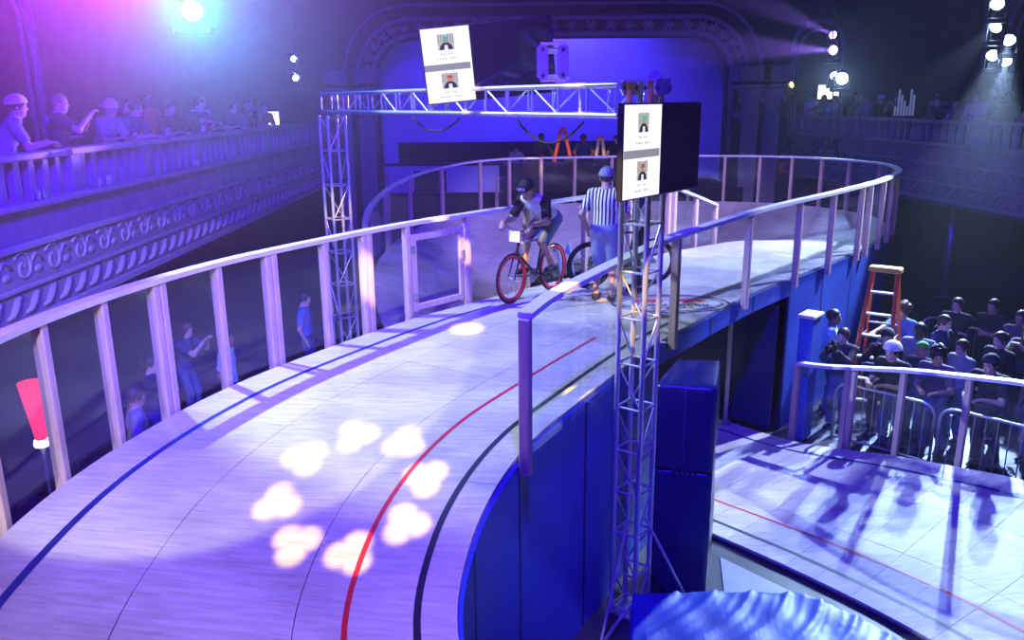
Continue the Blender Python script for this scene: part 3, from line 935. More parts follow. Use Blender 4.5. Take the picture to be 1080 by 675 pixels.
# ---- blue padded block
def pad(name, corners, z0, z1, mat_, parent, puff=.03):
    # upright mat: rounded box over a quadrilateral footprint, slightly puffed
    c = [Vector((*p, 0)) for p in corners]; cen = sum(c, Vector()) / 4
    nu, nz = 10, 12
    ringpts = []
    for e in range(4):
        a, b = c[e], c[(e + 1) % 4]
        for k in range(nu):
            t = k / nu; p = a.lerp(b, t)
            n = (b - a).cross(Vector((0, 0, 1))).normalized()
            ringpts.append((p, n, math.sin(PI * t)))
    vs = []; fs = []; N = len(ringpts)
    prof = [(z0, .03, 0)] + [(z0 + .03 + (z1 - z0 - .06) * k / nz, 0, math.sin(PI * k / nz)) for k in range(nz + 1)] + [(z1 - .005, .03, 0), (z1 + .012, .1, 0), (z1 + .02, .3, 0)]
    rnd = random.Random(5)
    for z, inset, pz in prof:
        for p, n, s in ringpts:
            q = p + n * (puff * s * (.3 + .7 * pz) + rnd.uniform(-.004, .004))
            q = q.lerp(cen, inset * .35)
            vs.append(Vector((q.x, q.y, z)))
    for i in range(len(prof) - 1):
        for k in range(N): fs.append((i * N + k, i * N + (k + 1) % N, (i + 1) * N + (k + 1) % N, (i + 1) * N + k))
    fs.append(tuple(range(N - 1, -1, -1))); e = (len(prof) - 1) * N; fs.append(tuple(range(e, e + N)))
    return MB().add(vs, fs).build(name, mat_, parent, True)
pb = thing('padded_block', 'tall dark blue vinyl padded block beside the near truss tower', 'padded block', (0, 0, 0))
PC = [(1.38, 7.66), (1.95, 7.52), (2.20, 8.42), (1.76, 8.48)]
pad('lower_pad', PC, .01, 1.38, M_PAD, pb)
pad('upper_pad', PC, 1.41, 2.28, M_PAD, pb)
def mixp(a, b, t): return (a[0] + (b[0] - a[0]) * t, a[1] + (b[1] - a[1]) * t)
f0 = mixp(PC[0], PC[1], .5); f1 = mixp(PC[3], PC[2], .5)
MB().tube([(f0[0] - .005, f0[1] - .035, .1), (f0[0] - .005, f0[1] - .037, 1.2)], .006, 6).build('seam', M_BLUEDARK, pb)
MB().tube([(f0[0] - .005, f0[1] - .035, 1.5), (f0[0] - .005, f0[1] - .03, 2.2), (f0[0], f0[1] + .02, 2.298), (f1[0], f1[1] - .03, 2.302)], .006, 6).build('seam', M_BLUELINE, pb)
for k in range(5):
    x = PC[0][0] + .2 + k * .05; y = PC[0][1] - .065 - k * .01
    MB().tube([(x, y, 1.36), (x + .02, y - .006, 1.395), (x, y - .004, 1.43)], .012, 6).build('lacing', M_BLUEDARK, pb)

# ---- tarp-covered crash mat in the infield, pale sheet beneath
tp = thing('tarp_covered_mat', 'wrinkled blue tarpaulin over a low crash mat inside the near loop', 'crash mat', (0, 0, 0))
foot = [(.62, 5.2), (.95, 6.98), (1.9, 7.02), (2.72, 6.98), (3.15, 6.55), (3.55, 5.9), (3.75, 5.2)]
nx, ny = 110, 44
vs = []; fs = []
def tarp_edge(x):
    for a, b in zip(foot[1:-1], foot[2:]):
        if a[0] <= x <= b[0]: return a[1] + (b[1] - a[1]) * (x - a[0]) / (b[0] - a[0])
    return foot[-1][1]
for i in range(nx + 1):
    s = i / nx
    for j in range(ny + 1):
        t = j / ny
        xa = .75 + (1.1 - .75) * t; xb = 3.66
        x = xa + (3.55 - xa) * s
        yt = tarp_edge(max(.95, min(3.74, x)))
        y = 4.9 + (yt - 4.9) * t
        ph = 8 * x - 7 * y + 1.2 * math.sin(2.3 * y + x)
        w = .022 * (1 - abs(math.sin(ph))) ** 3 * (.4 + t) + .012 * (1 - abs(math.sin(2.3 * ph + 3 * x))) ** 4 + .006 * math.sin(13 * x + 5 * y)
        z = .44 + w * (1 if .05 < s < .95 else .4)
        if j == ny: z = .26
        if i == 0: z = .2
        vs.append((x, y + (.03 if j == ny else 0), z))
for i in range(nx):
    for j in range(ny):
        a = i * (ny + 1) + j
        fs.append((a, a + ny + 1, a + ny + 2, a + 1))
tpm = MB().add(vs, fs).build('tarpaulin', M_TARP, tp, True)
core = MB().prism([(.95, 5.0), (3.4, 5.0), (3.3, 5.9), (2.95, 6.5), (2.6, 6.85), (1.2, 6.85)], 0.01, .36); core.build('foam_core', M_PAD, tp)
o = MB().prism([(2.1, 7.1), (3.0, 6.9), (3.1, 7.35), (2.3, 8.3), (2.15, 7.5)], .004, .012).build('floor_sheet', M_MATFLOOR); tag(o, 'pale blue sheet on the infield floor beside the padded block', 'floor sheet')

# ---- ladder
def ladder(loc, rz, label, Ht, m_rail, m_top, glow=False):
    t = thing('step_ladder', label, 'ladder', loc, rz)
    w0, w1, sp = .62, .36, .55
    def lx(z, s): return s * (w0 + (w1 - w0) * z / Ht) / 2
    def fy(z): return -sp * (1 - z / Ht)
    for s in (-1, 1):
        MB().bar([(0, 0, 0)] * 0 or [(lx(0, s), fy(0), 0), (lx(0, s) + 1e-4, fy(0) + .001, .001)], .001, .001) if False else None
        a = Vector((lx(0, s), fy(0), 0)); b = Vector((lx(Ht, s), -.04, Ht))
        rod('front_rail', a, b, .035, m_rail, t, 6)
        a = Vector((lx(0, s), -fy(0), 0)); b = Vector((lx(Ht, s), .04, Ht))
        rod('rear_rail', a, b, .025, m_rail, t, 6)
    n = int(Ht / .30)
    for k in range(1, n):
        z = k * Ht / n
        y = fy(z)
        block('step', (0, y, z), (2 * lx(z, 1), .09, .03), M_ALU, t)
    MB().cbox((0, 0, Ht + .03), (w1 + .12, .22, .08), .015).build('top_cap', m_top, t)
    for z in (Ht * .3, Ht * .62): rod('rear_brace', (lx(z, -1), -fy(z), z), (lx(z, 1), -fy(z), z), .014, M_ALU, t, 6)
    for s in (-1, 1): rod('spreader', (lx(1.3, s), fy(1.3), 1.3), (lx(1.3, s), -fy(1.3), 1.3), .012, M_ALU, t, 6)
    return t
ladder((5.85, 12.75, 0), R(-35), 'orange step ladder with a yellow top behind the standing crowd', 2.35, M_ORANGE, M_YPLAST)

# ---- crowd barriers
def barrier(a, b, label):
    a = Vector((*a, 0)); b = Vector((*b, 0)); L = (b - a).length
    t = thing('crowd_barrier', label, 'barrier', tuple(a), math.atan2(b.y - a.y, b.x - a.x), 'steel crowd barriers')
    H = 1.02; r = .18
    path = [(0, 0, .12), (0, 0, H - r)] + [(r - r * math.cos(k * PI / 10), 0, H - r + r * math.sin(k * PI / 10)) for k in range(1, 6)] + \
           [(L - r + r * math.sin(k * PI / 10), 0, H - r + r * math.cos(k * PI / 10)) for k in range(0, 6)] + [(L, 0, .12)]
    MB().tube(path, .021, 8).build('frame', M_STEEL, t, True)
    rod('lower_bar', (0, 0, .2), (L, 0, .2), .018, M_STEEL, t, 8)
    n = int(L / .13)
    for k in range(1, n): rod('upright', (L * k / n, 0, .2), (L * k / n, 0, H - .02 if r < L * k / n < L - r else H - .08), .008, M_STEEL, t, 6)
    for x in (.25, L - .25):
        rod('foot', (x, -.28, .015), (x, .28, .015), .016, M_STEEL, t, 6)
        rod('foot_riser', (x, 0, .015), (x, 0, .2), .016, M_STEEL, t, 6)
barrier((4.66, 11.32), (5.62, 10.36), 'steel crowd barrier behind the double post of the lower fence')
barrier((5.66, 10.30), (6.62, 9.30), 'steel crowd barrier in front of the woman in the tank top')
barrier((7.6, 14.9), (9.6, 14.5), 'steel crowd barrier behind the last row of the standing crowd')
# ================================================================== PEOPLE: smooth implicit bodies
def smin(a, b, k):
    h = np.maximum(k - np.abs(a - b), 0) / k
    return np.minimum(a, b) - h * h * k * .25

class Sdf:
    def __init__(s, k=.04): s.p = []; s.k = k; s.planes = []
    def cap(s, a, b, ra, rb, cut=False, k=None, flat=None):
        s.p.append(('c', np.array(a, float), np.array(b, float), ra, rb, cut, k, flat)); return s
    def ell(s, c, r, Rm=None, k=None, sub=False):
        s.p.append(('e', np.array(c, float), np.array(r, float), np.eye(3) if Rm is None else np.array(Rm, float), sub, k)); return s
    def plane(s, p, n): s.planes.append((np.array(p, float), np.array(n, float))); return s   # keeps the side n points to
    def mesh(s, h):
        lo = np.full(3, 1e9); hi = -lo
        for q in s.p:
            if q[0] == 'c':
                r = max(q[3], q[4]); l = np.minimum(q[1], q[2]) - r; u = np.maximum(q[1], q[2]) + r
            else:
                if q[4]: continue
                r = q[2].max(); l = q[1] - r; u = q[1] + r
            lo = np.minimum(lo, l); hi = np.maximum(hi, u)
        lo -= 3 * h; hi += 3 * h
        n = np.ceil((hi - lo) / h).astype(int) + 1
        D = np.full(n, 1.0, np.float32)
        ax = [lo[i] + h * np.arange(n[i]) for i in range(3)]
        for q in s.p:
            kk = (q[6] if q[0] == 'c' else q[5]) or s.k
            if q[0] == 'c':
                r = max(q[3], q[4]) + kk + 3 * h; l = np.minimum(q[1], q[2]) - r; u = np.maximum(q[1], q[2]) + r
            else:
                r = q[2].max() + kk + 3 * h; l = q[1] - r; u = q[1] + r
            i0 = np.clip(((l - lo) / h).astype(int), 0, n - 1); i1 = np.clip(((u - lo) / h).astype(int) + 2, 1, n)
            sl = tuple(slice(a, b) for a, b in zip(i0, i1))
            X, Y, Z = np.meshgrid(ax[0][sl[0]], ax[1][sl[1]], ax[2][sl[2]], indexing='ij')
            P = np.stack([X, Y, Z], -1)
            if q[0] == 'c':
                a, b = q[1], q[2]; d = b - a; L2 = max(d @ d, 1e-9)
                t = np.clip(((P - a) @ d) / L2, 0, 1)
                V = P - (a + t[..., None] * d)
                if q[7] is not None:
                    fn, fk = q[7]; fn = np.array(fn); c = V @ fn; V = V + (c * (fk - 1))[..., None] * fn
                dd = np.sqrt((V * V).sum(-1)) - (q[3] + (q[4] - q[3]) * t)
                if q[5]: dd = np.maximum(dd, (P - b) @ (d / math.sqrt(L2)))
            else:
                Q = (P - q[1]) @ q[3]
                k0 = np.sqrt(((Q / q[2]) ** 2).sum(-1)) + 1e-9; k1 = np.sqrt(((Q / q[2] ** 2) ** 2).sum(-1)) + 1e-9
                dd = k0 * (k0 - 1) / k1
                if q[4]:
                    D[sl] = -smin(-D[sl], dd.astype(np.float32), kk); continue
            D[sl] = smin(D[sl], dd.astype(np.float32), kk)
        if s.planes:
            X, Y, Z = np.meshgrid(*ax, indexing='ij'); P = np.stack([X, Y, Z], -1)
            for p, nn in s.planes: D = np.maximum(D, -((P - p) @ nn).astype(np.float32))
        return nets(D, lo, h)

def nets(D, lo, h):
    S = D < 0
    n = np.array(D.shape)
    c = sum(S[i:n[0] - 1 + i, j:n[1] - 1 + j, k:n[2] - 1 + k].astype(np.int8) for i in (0, 1) for j in (0, 1) for k in (0, 1))
    act = np.argwhere((c > 0) & (c < 8))
    idx = np.full(n - 1, -1, np.int32)
    idx[act[:, 0], act[:, 1], act[:, 2]] = np.arange(len(act))
    pos = np.zeros((len(act), 3)); cnt = np.zeros(len(act))
    cor = [(i, j, k) for i in (0, 1) for j in (0, 1) for k in (0, 1)]
    for a in cor:
        for axis in range(3):
            if a[axis]: continue
            b = list(a); b[axis] = 1
            da = D[act[:, 0] + a[0], act[:, 1] + a[1], act[:, 2] + a[2]]; db = D[act[:, 0] + b[0], act[:, 1] + b[1], act[:, 2] + b[2]]
            m = (da < 0) != (db < 0)
            t = np.where(m, da / np.where(np.abs(da - db) < 1e-9, 1, da - db), 0)
            p = np.array(a, float)[None, :].repeat(len(act), 0); p[:, axis] += t
            pos[m] += p[m]; cnt[m] += 1
    V = (act + pos / np.maximum(cnt, 1)[:, None]) * h + lo
    F = []
    for axis in range(3):
        o = [(axis + 1) % 3, (axis + 2) % 3]
        sl0 = [slice(None)] * 3; sl1 = [slice(None)] * 3
        sl0[axis] = slice(0, n[axis] - 1); sl1[axis] = slice(1, n[axis])
        A = S[tuple(sl0)]; B = S[tuple(sl1)]
        e = np.argwhere(A != B)
        ok = (e[:, o[0]] > 0) & (e[:, o[1]] > 0) & (e[:, o[0]] < n[o[0]] - 1) & (e[:, o[1]] < n[o[1]] - 1)
        e = e[ok]; fl = A[e[:, 0], e[:, 1], e[:, 2]]
        q = []
        for (d0, d1) in ((-1, -1), (0, -1), (0, 0), (-1, 0)):
            f = e.copy(); f[:, o[0]] += d0; f[:, o[1]] += d1
            q.append(idx[f[:, 0], f[:, 1], f[:, 2]])
        q = np.stack(q, 1)
        q = np.where(fl[:, None], q, q[:, ::-1])
        F.append(q)
    return V, np.concatenate(F)

def np_mesh(name, V, F, mats, extra=None):
    # extra: list of MB-like (verts, faces, material index) appended to the surface
    v = V.tolist(); f = F.tolist(); mi = [0] * len(f)
    for ev, ef, em_ in (extra or []):
        n = len(v); v += [tuple(p) for p in ev]; f += [tuple(i + n for i in q) for q in ef]; mi += [em_] * len(ef)
    me = bpy.data.meshes.new(name)
    me.from_pydata(v, [], f)
    for m in mats: me.materials.append(m)
    me.polygons.foreach_set('material_index', mi)
    me.polygons.foreach_set('use_smooth', [True] * len(me.polygons))
    me.update()
    return me

HS = 1.09      # head scale
def ik(a, t, l1, l2, hint):
    a = Vector(a); t = Vector(t); d = t - a; L = d.length
    if L > (l1 + l2) * .995: d *= (l1 + l2) * .995 / L; t = a + d; L = d.length
    x = (l1 * l1 - l2 * l2 + L * L) / (2 * L); y = math.sqrt(max(l1 * l1 - x * x, 0))
    dn = d / L; hv = Vector(hint); hv = hv - dn * hv.dot(dn)
    if hv.length < 1e-4: hv = dn.orthogonal()
    return a + dn * x + hv.normalized() * y, t

M_EYE = mat('dark_eye', (0.02, 0.015, 0.015), 0.3, noise=.1)
M_LIP = mat('lip_skin', (0.35, 0.14, 0.13), 0.5, noise=.1)

def pose(pelvis=(0, 0, .95), lean=0.0, side=0.0, twist=0.0, head=(0, 0, 0), wl=None, wr=None, al=None, ar=None, eh=(-.3, -.6, -.5), toe=(0, 1, 0), grip=0.5,
         hand_l=None, hand_r=None, build=1.0, kneehint=(0, 1, .1)):
    """joints of a figure that faces +y; r side = +x"""
    J = {}
    P = Vector(pelvis)
    T = Matrix.Rotation(twist, 3, 'Z') @ Matrix.Rotation(side, 3, 'Y') @ Matrix.Rotation(-lean, 3, 'X')
    u = T @ Vector((0, 0, 1)); r = T @ Vector((1, 0, 0)); f = T @ Vector((0, 1, 0))
    J.update(P=P, u=u, r=r, f=f, T=T, N=P + u * .51, build=build)
    HR = T.lerp(Matrix.Identity(3), .75) if hasattr(T, 'lerp') else Matrix.Identity(3)
    Hm = Matrix.Rotation(head[0], 3, 'Z') @ Matrix.Rotation(-head[1], 3, 'X') @ Matrix.Rotation(head[2], 3, 'Y')
    J['H'] = Hm
    J['Hc'] = J['N'] + u * .015 + Hm @ Vector((0, .03, .125))
    for s, w, nm in ((-1, wl, 'l'), (1, wr, 'r')):
        sh = P + u * .445 + r * (.185 * s * build)
        w = Vector(w) if w is not None else sh + Vector((.06 * s, .06, -.53))
        e, w = ik(sh, w, .30, .265, (eh[0] * -s, eh[1], eh[2]))
        J['sh' + nm] = sh; J['el' + nm] = e; J['wr' + nm] = w
        hd_ = hand_l if s < 0 else hand_r
        d = Vector(hd_) if hd_ is not None else (w - e)
        J['hd' + nm] = d.normalized()
        hp = P - u * .02 + r * (.09 * s)
        a = al if s < 0 else ar
        a = Vector(a) if a is not None else Vector((.11 * s, P.y * .2, .085))
        k, a = ik(hp, a, .44, .425, kneehint)
        J['hp' + nm] = hp; J['kn' + nm] = k; J['an' + nm] = a
    J['toe'] = Vector(toe).normalized(); J['grip'] = grip
    return J

def hand_fingers(J, s):
    # palm axis d, spread axis a, palm normal n; five tapered fingers rooted in the palm
    nm = 'l' if s < 0 else 'r'
    w = J['wr' + nm]; d = J['hd' + nm]
    a = d.cross(Vector((0, 0, 1)))
    if a.length < .2: a = d.cross(Vector((0, 1, 0)))
    a.normalize(); n = a.cross(d).normalized()      # n roughly up: back of the hand
    if n.z < -.05: n = -n; a = -a
    thumb_side = a if (a.dot(Vector((-s, 0, 0))) > 0) else -a
    out = []; g = J['grip']
    base = w + d * .085
    for k, (off, L) in enumerate(((.030, .070), (.010, .078), (-.010, .073), (-.029, .058))):
        o = base + thumb_side * off - n * .002
        pts = [o - d * .02, o]; cur = d.copy(); p = o.copy()
        for q in range(3):
            ang = g * (.35 + .35 * q)
            cur = (d * math.cos(ang * (q + 1) * .8) - n * math.sin(ang * (q + 1) * .8)).normalized()
            p = p + cur * (L / 3); pts.append(p.copy())
        m = MB().tube(pts, [.0095, .0095, .0088, .008, .0065], 6); out.append((m.v, m.f, 0))
    o = w + d * .03 + thumb_side * .022
    td = (thumb_side * .75 + d * .75 - n * .25 * g).normalized(); td2 = (thumb_side * .25 + d * .9 - n * .5 * g).normalized()
    m = MB().tube([o - td * .01, o + td * .03, o + td * .03 + td2 * .027, o + td * .03 + td2 * .05], [.013, .0115, .010, .007], 6); out.append((m.v, m.f, 0))
    return out

def face_bits(J):
    H = J['H']; c = J['Hc']; out = []
    for s in (-1, 1):
        m = MB().ball(c + H @ Vector((.031 * s, .083, .008)) * HS, (.012, .008, .008), 8, H); out.append((m.v, m.f, 1))
    m = MB().ball(c + H @ Vector((0, .089, -.058)) * HS, (.022, .006, .006), 8, H); out.append((m.v, m.f, 2))
    return out

def body_sdf(J, k=.035):
    S = Sdf(k); T = J['T']; P, u, r, f = J['P'], J['u'], J['r'], J['f']; b = J['build']
    Tn = np.array(T)
    S.ell(P + u * .0, (.165 * b, .118 * b, .125), Tn); S.ell(P + u * .15 + f * .005, (.14 * b, .105 * b, .16), Tn)
    S.ell(P + u * .33, (.168 * b, .118 * b, .18), Tn)
    S.cap(J['shl'], J['shr'], .06, .06)
    S.cap(P + u * .46, J['N'], .075, .06)
    for nm in ('l', 'r'): S.cap(J['N'] - u * .02, J['sh' + nm] + u * .015, .05, .045)
    H = np.array(J['H']); c = J['Hc']
    S.cap(J['N'], c - J['H'] @ Vector((0, .02, .06)), .06, .056)
    head_prims(S, c, J['H'])
    for s, nm in ((-1, 'l'), (1, 'r')):
        S.cap(J['sh' + nm], J['el' + nm], .05, .041); S.cap(J['el' + nm], J['wr' + nm], .041, .028)
        w = J['wr' + nm]; d = J['hd' + nm]
        a = d.cross(Vector((0, 0, 1)))
        if a.length < .2: a = d.cross(Vector((0, 1, 0)))
        a.normalize(); n = a.cross(d)
        S.cap(w + d * .015, w + d * .075, .034, .04, k=.02, flat=(tuple(n), 2.0))
        S.cap(J['hp' + nm], J['kn' + nm], .086 * b, .056); S.cap(J['kn' + nm], J['an' + nm], .054, .037)
        cf = J['kn' + nm].lerp(J['an' + nm], .3); bk = -J['toe']
        S.ell(cf + bk * .02, (.05, .05, .1), None)
        foot_prims(S, J, nm, 0)
    return S

def head_prims(S, c, Hm):
    H = np.array(Hm)
    q = HS
    def hp(x, y, z): return c + Hm @ Vector((x, y, z)) * q
    S.ell(hp(0, -.008, .03), (.074 * q, .094 * q, .088 * q), H, .02)
    S.ell(hp(0, .018, -.035), (.058 * q, .068 * q, .075 * q), H, .03)
    S.ell(hp(0, .045, -.082), (.028 * q, .03 * q, .024 * q), H, .03)
    S.cap(hp(0, .084, .012), hp(0, .104, -.025), .008, .013, k=.015)
    S.ell(hp(0, .078, .032), (.05, .015, .012), H, .015)
    for s in (-1, 1):
        S.ell(hp(.077 * s, -.005, -.005), (.010, .02, .03), H, .008)
        S.ell(hp(.031 * s, .098, .008), (.017, .014, .011), H, .012, True)

def foot_prims(S, J, nm, off):
    a = J['an' + nm]; t = J['toe']; dn = Vector((0, 0, -1))
    h = a + dn * .045 - t * .03
    S.cap(a + dn * .01, h, .038 + off, .036 + off); S.cap(h, a + dn * .055 + t * .15, .036 + off, .03 + off, k=.03)

def clothes(J, kind, off=.012):
    P, u, r, f = J['P'], J['u'], J['r'], J['f']; b = J['build']; Tn = np.array(J['T'])
    S = Sdf(.035)
    if kind.startswith('shirt') or kind in ('vest', 'torso'):
        o = off
        S.ell(P + u * .02, (.17 * b + o, .122 * b + o, .13 + o), Tn); S.ell(P + u * .15, (.15 * b + o, .114 * b + o, .17), Tn)
        S.ell(P + u * .33, (.168 * b + o, .118 * b + o, .18), Tn)
        S.cap(J['shl'], J['shr'], .06 + o * .8, .06 + o * .8)
        S.cap(P + u * .42, P + u * .50, .085, .064 + o)
        for nm in ('l', 'r'): S.cap(J['N'] - u * .02, J['sh' + nm] + u * .015, .05 + o, .045 + o)
        if kind == 'shirt_long': arms(S, J, 1.0, o)
        elif kind == 'shirt_short': arms(S, J, .38, o + .006)
        S.plane(P - u * .06, u)
        S.plane(P + u * .535 , -(u * .9 - f * .25).normalized())
    elif kind.startswith('sleeve_'):
        arms(S, J, .42, off + .004, kind[-1])
        S.cap(J['N'] - u * .045 + (J['sh' + kind[-1]] - J['N']) * .25, J['sh' + kind[-1]] + u * .012, .05 + off + .005, .05 + off + .005)
    elif kind in ('trousers', 'shorts'):
        o = off if kind == 'trousers' else .024
        S.ell(P, (.165 * b + o, .118 * b + o, .13 + o), Tn)
        for nm in ('l', 'r'):
            hp, kn, an = J['hp' + nm], J['kn' + nm], J['an' + nm]
            if kind == 'trousers':
                S.cap(hp, kn, .086 * b + o, .058 + o); S.cap(kn, an.lerp(kn, .04), .056 + o, .048 + o, cut=True)
                S.ell(kn.lerp(an, .3) - J['toe'] * .02, (.055 + o, .055 + o, .1))
            else:
                S.cap(hp, kn.lerp(an, .02), .086 * b + o, .066 + o, cut=True)
        S.plane(P + u * .10, -u)
    return S

def arms(S, J, frac, o, only='lr'):
    for nm in only:
        sh, el, wr = J['sh' + nm], J['el' + nm], J['wr' + nm]
        if frac >= 1:
            S.cap(sh, el, .05 + o, .041 + o); S.cap(el, wr.lerp(el, .03), .041 + o, .030 + o, cut=True)
        else:
            t = frac * 2
            e = sh.lerp(el, min(t, 1)); S.cap(sh, e, .052 + o, .05 + o, cut=True)

_hw = {}
def headwear(kind, m, h=.009):
    # hair and hats in the head's own frame (origin = head centre, +y = face)
    key = (kind, m.name)
    if key in _hw: return _hw[key]
    S = Sdf(.02); V3 = Vector
    if kind in ('short', 'long', 'bun', 'curly', 'cropped'):
        o = {'short': .014, 'long': .018, 'bun': .012, 'curly': .03, 'cropped': .007}[kind]
        S.ell((0, -.012, .036), (.075 + o, .094 + o, .088 + o))
        S.ell((0, .085, -.03), (.075, .065, .085), None, .02, True)
        S.ell((0, .03, -.12), (.2, .13, .085), None, .02, True)
        S.ell((0, -.0, -.16), (.2, .2, .1 if kind != 'long' else .02), None, .02, True)
        if kind == 'long':
            S.cap((0, -.06, -.02), (0, -.085, -.24), .075, .06, k=.05, flat=((0, 1, 0), 1.5))
            for s in (-1, 1): S.cap((.07 * s, -.02, 0), (.075 * s, -.02, -.2), .028, .022, k=.04)
        if kind == 'bun': S.ell((0, -.12, .05), (.045, .045, .045))
        if kind == 'curly':
            rn = random.Random(3)
            for k in range(26):
                a = rn.uniform(0, 2 * PI); e = rn.uniform(.15, 1.4)
                x, y, z = .1 * math.cos(a) * math.cos(e), .115 * math.sin(a) * math.cos(e) - .02, .04 + .115 * math.sin(e)
                if y > .07 and z < .09: continue
                S.ell((x, y, z), (.026, .026, .026))
    elif kind in ('cap', 'cap_back', 'beanie', 'helmet'):
        o = .02 if kind != 'helmet' else .035
        S.ell((0, -.010, .042), (.076 + o, .096 + o, .085 + o))
        S.plane((0, 0, .035), (0, -.16, .98) if kind != 'beanie' else (0, -.1, .99))
        if kind == 'cap': S.cap((0, .085, .05), (0, .155, .035), .068, .055, k=.01, flat=((0, .18, .98), 7.0))
        if kind == 'cap_back': S.cap((0, -.085, .045), (0, -.15, .035), .068, .055, k=.01, flat=((0, -.18, .98), 7.0)); S.planes = [((np.array((0, 0, .018))), np.array((0, .05, .99)))]
    elif kind == 'headphones':
        S.cap((-.09, 0, 0), (-.075, 0, .09), .014, .012); S.cap((-.075, 0, .09), (0, 0, .14), .012, .012); S.cap((0, 0, .14), (.075, 0, .09), .012, .012); S.cap((.075, 0, .09), (.09, 0, 0), .012, .014)
        for s in (-1, 1): S.ell((.09 * s, 0, 0), (.025, .04, .045))
    V, F = S.mesh(h)
    _hw[key] = np_mesh(kind, V, F, [m])
    return _hw[key]

SKIN = [mat('skin_%s' % n, c, .55, noise=.12, scale=30) for n, c in (('fair', (.62, .40, .31)), ('tan', (.48, .28, .19)), ('brown', (.24, .12, .075)), ('deep', (.10, .05, .035)))]
HAIR = {n: mat('hair_' + n, c, .5, noise=.35, scale=60, stretch=(1, 1, .2)) for n, c in (('black', (.012, .01, .01)), ('brown', (.07, .035, .02)), ('fair', (.35, .23, .11)), ('grey', (.25, .25, .26)))}
CLOTH = {n: mat('cloth_' + n, c, .85, noise=.18, scale=22, bump=.1) for n, c in (
    ('black', (.012, .012, .015)), ('charcoal', (.04, .04, .05)), ('white', (.72, .72, .74)), ('grey', (.25, .26, .29)), ('navy', (.02, .03, .12)), ('blue', (.08, .16, .45)),
    ('paleblue', (.42, .58, .72)), ('pink', (.75, .36, .40)), ('red', (.5, .03, .04)), ('green', (.12, .42, .05)), ('plum', (.12, .06, .12)), ('denim', (.07, .11, .22)), ('greyjean', (.24, .28, .38)), ('khaki', (.3, .24, .16)), ('teal', (.04, .3, .3)))}
_arch = {}
def archetype(key, J, h=.016):
    if key not in _arch:
        V, F = body_sdf(J).mesh(h)
        ex = hand_fingers(J, -1) + hand_fingers(J, 1) + face_bits(J)
        _arch[key] = {'J': J, 'h': h, 'body': np_mesh('body', V, F, [SKIN[0], M_EYE, M_LIP], ex)}
    return _arch[key]
def part_mesh(A, kind, off=.012):
    if kind not in A:
        if kind.startswith('shoe'):
            S = Sdf(.03); foot_prims(S, A['J'], kind[-1], .009)
            an = A['J']['an' + kind[-1]]
            S.plane(an - Vector((0, 0, .085)), (0, 0, 1)); S.plane(an + Vector((0, 0, .0)), (0, 0, -1))
        else: S = clothes(A['J'], kind, off)
        V, F = S.mesh(A['h']); A[kind] = np_mesh(kind, V, F, [CLOTH['black']])
    return A[kind]
def omat(o, m):
    o.material_slots[0].link = 'OBJECT'; o.material_slots[0].material = m
PART = {'shirt_short': 'shirt', 'shirt_long': 'jacket', 'vest': 'tank_top', 'torso': 'shirt', 'sleeve_l': 'sleeve', 'sleeve_r': 'sleeve', 'trousers': 'trousers', 'shorts': 'shorts', 'shoe_l': 'shoe', 'shoe_r': 'shoe'}
def person(key, loc, rz, label, skin=0, top=('shirt_short', 'black'), bottom=('trousers', 'denim'), hair=('short', 'black'), hat=None, scale=1.0, group=None, shoes=True, extra=None):
    A = _arch[key]; J = A['J']
    t = thing('person', label, 'person', loc, rz, group)
    t.scale = (scale,) * 3; t.location.z += .006
    b = link('body', A['body'], t); omat(b, SKIN[skin])
    for kind, c in [top] + ([bottom] if bottom else []) + (extra or []):
        o = link(PART[kind], part_mesh(A, kind), t); omat(o, CLOTH[c] if isinstance(c, str) else c)
    if shoes:
        for k in ('shoe_l', 'shoe_r'): o = link('shoe', part_mesh(A, k), t); omat(o, CLOTH['black'])
    HM = Matrix.Translation(J['Hc']) @ J['H'].to_4x4() @ Matrix.Scale(HS, 4)
    if hair: link('hair', headwear(hair[0], HAIR[hair[1]]), t, HM)
    if hat: link('cap' if 'cap' in hat[0] else hat[0], headwear(hat[0], CLOTH[hat[1]]), t, HM)
    return t
def face_to(x, y, tx, ty): return math.atan2(-(tx - x), ty - y)

archetype('stand', pose())
archetype('lean', pose((0, -.22, .93), R(24), head=(0, R(4), 0), wl=(-.10, .30, 1.12), wr=(.14, .32, 1.12), al=(-.12, -.25, .085), ar=(.12, -.18, .085), eh=(-.4, -.1, -1), grip=.7, hand_l=(.6, .6, -.1), hand_r=(-.6, .6, -.1)))
archetype('leanside', pose((0, -.2, .93), R(20), head=(R(35), R(6), 0), wl=(-.2, .30, 1.11), wr=(.05, .34, 1.12), al=(-.12, -.22, .085), ar=(.12, -.16, .085), eh=(-.4, -.1, -1), grip=.8, hand_l=(.7, .5, -.2), hand_r=(-.7, .5, -.2)))
archetype('cross', pose(head=(R(-10), R(-4), 0), wl=(.14, .20, 1.22), wr=(-.14, .22, 1.17), eh=(-.5, .1, -1), grip=.6, hand_l=(1, .1, .1), hand_r=(-1, .1, 0)))
archetype('phone', pose((0, -.08, .95), R(6), head=(0, R(3), 0), wl=(-.07, .36, 1.44), wr=(.07, .36, 1.44), eh=(-.5, .2, -1), grip=.9, hand_l=(.3, .5, .6), hand_r=(-.3, .5, .6)))
archetype('handface', pose((0, -.05, .95), R(4), head=(R(20), R(2), 0), wl=(-.02, .25, 1.0), wr=(.09, .17, 1.50), eh=(-.6, .2, -1), grip=.6, hand_r=(-.3, -.1, .8)))
archetype('reach', pose((0, -.12, .94), R(16), head=(0, R(4), 0), wl=(-.15, .40, 1.15), wr=(.12, .66, 1.22), eh=(-.5, 0, -1), grip=.35))
